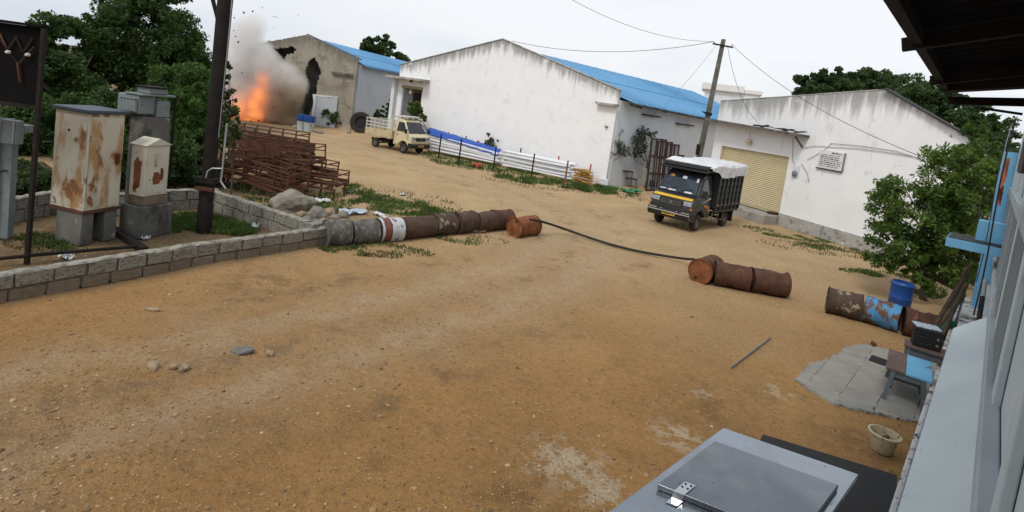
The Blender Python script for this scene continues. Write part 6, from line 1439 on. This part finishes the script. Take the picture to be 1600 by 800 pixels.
# stainless cabinet below the camera
def steel_box():
    zt = .9; c = G(1130, 668, zt); a = G(949, 801, zt); b_ = G(1342, 741, zt); u = a - c; w_ = b_ - c; u = u * 1.15
    w_ = Vector((w_.x, w_.y, 0)); u.z = 0
    t = thing('steel_cabinet', 'low stainless steel cabinet with a hinged lid right below the camera', 'cabinet', (c.x, c.y, 0))
    def P(i, j, z): q = u * i + w_ * j; return Vector((q.x, q.y, z))
    def pb(i0, i1, j0, j1, z0, z1): return MB().add([P(i, j, z) for z in (z0, z1) for i, j in ((i0, j0), (i1, j0), (i1, j1), (i0, j1))], [(3, 2, 1, 0), (4, 5, 6, 7), (0, 1, 5, 4), (1, 2, 6, 5), (2, 3, 7, 6), (3, 0, 4, 7)])
    pb(.01, .99, .01, .80, .0, zt - .045).build('cabinet_body', M['dark_steel'], t)
    pb(0, 1, 0, 1, zt - .042, zt).build('top_sheet', M['tin'], t, False, .006)
    # raised lid: corners by pixel on the top plane
    def ij(px, py, z):
        q = G(px, py, z) - c; det = u.x * w_.y - u.y * w_.x; return (q.x * w_.y - q.y * w_.x) / det, (u.x * q.y - u.y * q.x) / det
    i0, j0 = ij(1108, 688, zt + .03); i1, _ = ij(1028, 754, zt + .03); _, j1 = ij(1316, 752, zt + .03)
    j0 = max(.08, j0)
    lid = pb(i0, i1 + .02, j0, j1, zt + .003, zt + .045).build('lid', M['tin_lid'], t, False, .008)
    il, jl = ij(1066, 768, zt + .04); q0 = P(i1 + .021, jl, 0); uu = u.normalized(); ww = w_.normalized()
    lt = MB(); z = zt
    lt.add([P(i1 - .055, jl - .035, z + .048), P(i1 - .055, jl + .035, z + .048), P(i1 + .03, jl + .035, z + .050), P(i1 + .03, jl - .035, z + .050), P(i1 + .034, jl + .035, z + .006), P(i1 + .034, jl - .035, z + .006), P(i1 + .075, jl + .035, z + .005), P(i1 + .075, jl - .035, z + .005)], [(0, 1, 2, 3), (3, 2, 4, 5), (5, 4, 6, 7)])
    o = lt.build('latch', M['chrome'], t); sd = o.modifiers.new('thickness', 'SOLIDIFY'); sd.thickness = .004; sd.offset = 1
    for di, dj in ((-.04, -.018), (-.04, .018), (-.015, -.018), (-.015, .018)):
        MB().lathe([(0, .0), (.008, .0), (.008, .003), (0, .004)], 8, Matrix.Translation(P(i1 + di, jl + dj, z + .053))).build('rivet', M['dark_steel'], o)
    for jj in (.45, .72):
        MB().tube([P(i0 - .004, jj - .04, z + .018), P(i0 - .004, jj + .04, z + .018)], .009, 8).build('hinge', M['dark_steel'], t)
    MB().lathe([(0, 0), (.012, 0), (.010, .006), (0, .008)], 10, Matrix.Translation(P((i0 + i1) / 2 - .12, (j0 + j1) / 2, z + .035))).build('rivet', M['dark_steel'], lid)
steel_box()
p0, p1, p2 = G(1192, 678, .30), G(1402, 742, .30), G(1398, 830, .30); p3 = p0 + (p2 - p1)
t = thing('dark_board', 'dark weathered board on low bearers between the steel cabinet and the plinth', 'board', (p0.x, p0.y, 0))
rel = [q - Vector((p0.x, p0.y, 0)) for q in (p0, p1, p2, p3)]
MB().add([(q.x, q.y, z) for z in (.26, .30) for q in rel], [(3, 2, 1, 0), (4, 5, 6, 7), (0, 1, 5, 4), (1, 2, 6, 5), (2, 3, 7, 6), (3, 0, 4, 7)]).build('board_sheet', M['dark_board'], t, False, .006)
for k in (.15, .85):
    a = rel[0].lerp(rel[3], k); b_ = rel[1].lerp(rel[2], k); MB().bar((a.x, a.y, .13), (b_.x, b_.y, .13), .10, .255).build('bearer', M['dark_board'], t)

# ---------------------------------------------------------------- blast: smoke, fire, flying debris
def hull(name, puffs, mat, label, cat, vox=.22, grow=1.0):
    bm = bmesh.new()
    for (c, rx, rz_) in puffs:
        m = Matrix.Translation(c) @ Matrix.Diagonal((rx * grow, (rx + rz_) / 2 * grow, rz_ * grow, 1)); bmesh.ops.create_icosphere(bm, subdivisions=3, radius=1, matrix=m)
    for v in bm.verts: v.co += Vector((mnoise.noise(v.co * .8), mnoise.noise(v.co * .8 + Vector((9, 0, 0))), mnoise.noise(v.co * .8 + Vector((0, 9, 0))))) * .18; v.co.z = max(v.co.z, .03)
    m = bpy.data.meshes.new(name); bm.to_mesh(m); bm.free()
    o = link(name, m, mat); rm = o.modifiers.new('fuse', 'REMESH'); rm.mode = 'VOXEL'; rm.voxel_size = vox
    return tag(o, label, cat, kind='stuff')
BY = 37.0
def puff(px, py, rx, ry=None, dy=0): Y = BY + dy; k = Y / F; return (at_pix(px, py, Y), rx * k, (ry or rx) * k)
smoke = [puff(390, 48, 30, 34), puff(382, 72, 38, 42), puff(415, 85, 24, 28), puff(372, 105, 42, 46), puff(408, 102, 40, 40), puff(438, 125, 34, 40), puff(380, 150, 62, 50), puff(432, 165, 42, 40), puff(458, 145, 24, 40), puff(448, 188, 24, 14), puff(345, 130, 34, 44)]
fire = [puff(398, 176, 26, 26, -1.1), puff(404, 150, 22, 38, -1.1), puff(396, 165, 22, 30, -1.1), puff(388, 190, 34, 14, -1.1), puff(408, 125, 14, 26, -1.1), puff(374, 168, 20, 34, -.9)]
def field(t, pos, puffs, sharp=1.):
    f = None
    for c, rx, rz_ in puffs:
        s_ = t.n('ShaderNodeVectorMath'); s_.operation = 'SUBTRACT'; t.l(pos, s_.inputs[0]); s_.inputs[1].default_value = c
        d = t.n('ShaderNodeVectorMath'); d.operation = 'DIVIDE'; t.l(s_.outputs[0], d.inputs[0]); d.inputs[1].default_value = (rx, (rx + rz_) / 2, rz_)
        ln = t.n('ShaderNodeVectorMath'); ln.operation = 'LENGTH'; t.l(d.outputs[0], ln.inputs[0]); q = t.math('SUBTRACT', 1., ln.outputs['Value'])
        f = q if f is None else t.math('MAXIMUM', f, q)
    return f
def smoke_mat():
    t = NT('blast_smoke'); pos = t.base; X = t.xyz(); f = field(t, pos, smoke)
    n = t.noise(.55, 5, .6, dist=.4); dens = t.step(t.math('ADD', f, t.math('MULTIPLY', t.math('SUBTRACT', n, .5), 1.5)), .06, .75)
    zc = at_pix(400, 140, BY).z; xb = at_pix(430, 160, BY).x
    dark = t.math('MULTIPLY', t.step(X[0], xb - 2.0, xb + .8), t.step(X[2], zc - .8, zc + 1.8, 1, 0))
    colr = t.mix(dark, (.96, .94, .92), (.62, .51, .385)); k = t.math('MULTIPLY', dens, t.math('ADD', 1.7, t.math('MULTIPLY', dark, .9)))
    v = t.n('ShaderNodeVolumePrincipled'); t.l(colr, v.inputs['Color']); t.l(k, v.inputs['Density']); v.inputs['Anisotropy'].default_value = .2
    t.l(v.outputs[0], t.out.inputs['Volume']); t.m.cycles.volume_step_rate = .5 if hasattr(t.m.cycles, 'volume_step_rate') else 1
    return t.m
def fire_mat():
    t = NT('blast_fire'); f = field(t, t.base, fire); n = t.noise(1.3, 5, .6, (1, 1, .55), dist=.8)
    h = t.math('ADD', f, t.math('MULTIPLY', t.math('SUBTRACT', n, .5), 1.3)); core = t.step(h, .45, 1.); e = t.step(h, .0, .8)
    v = t.n('ShaderNodeVolumePrincipled'); t.put(v.inputs['Color'], (.6, .35, .2)); t.l(t.math('MULTIPLY', e, .5), v.inputs['Density'])
    t.l(t.mix(core, (1., .20, .025), (1., .40, .08)), v.inputs['Emission Color']); t.l(t.math('ADD', t.math('MULTIPLY', e, .36), t.math('MULTIPLY', core, .55)), v.inputs['Emission Strength'])
    t.l(v.outputs[0], t.out.inputs['Volume']); return t.m
hull('smoke_cloud', smoke, smoke_mat(), 'billowing grey and brown smoke cloud in front of the damaged warehouse', 'smoke', .25, 1.12)
hull('fire_blast', fire, fire_mat(), 'orange burst of flame at the foot of the smoke cloud', 'fire', .14, 1.15)
r = random.Random(99)
for i, (px, py, s) in enumerate(((381, 20, .34), (395, 18, .26), (366, 28, .2), (365, 48, .22), (372, 66, .3), (368, 57, .2), (410, 12, .14), (428, 26, .14), (432, 27, .12), (428, 44, .12), (466, 23, .14), (460, 56, .12), (378, 114, .2), (400, 50, .14), (427, 168, .2), (421, 148, .18), (392, 190, .2), (404, 189, .24), (355, 30, .18), (440, 110, .14))):
    m = ROCKS[i % 8].copy(); m.materials.append(M['dark_steel']); o = bpy.data.objects.new('debris_fragment', m); col.objects.link(o); o.location = at_pix(px, py, BY - 2.2 - r.random())
    o.scale = (s * .55, s * .35, s * r.uniform(.6, 1.4)); o.rotation_euler = (r.uniform(-.6, .6), r.uniform(-.6, .6), r.uniform(0, 3)); tag(o, 'dark fragment of debris thrown into the air by the blast', 'debris', 'flying debris')
for px, py, s in ((440, 192, .5), (462, 200, .45), (499, 208, .5), (425, 190, .4), (545, 208, .35)):
    stone('rubble_stone', 'chunk of blown-out masonry on the ground before the damaged warehouse', px, py, s, s * .8, s * .7, M['stone'], int(px), 'blast rubble')

cart(G(430, 309) + Vector((-.1, .25, 0)), R(-20), 1.5, .8, .14, .50, 'rusty open frame with tall rails leaning at the front left of the heap', 8, .05, .08, legs=.25)
cart(G(372, 300) + Vector((-.2, .9, 0)), R(12), 1.4, .9, .16, .46, 'rusty open frame at the far left of the heap behind the conduit', 9, -.04, .05, legs=.5)
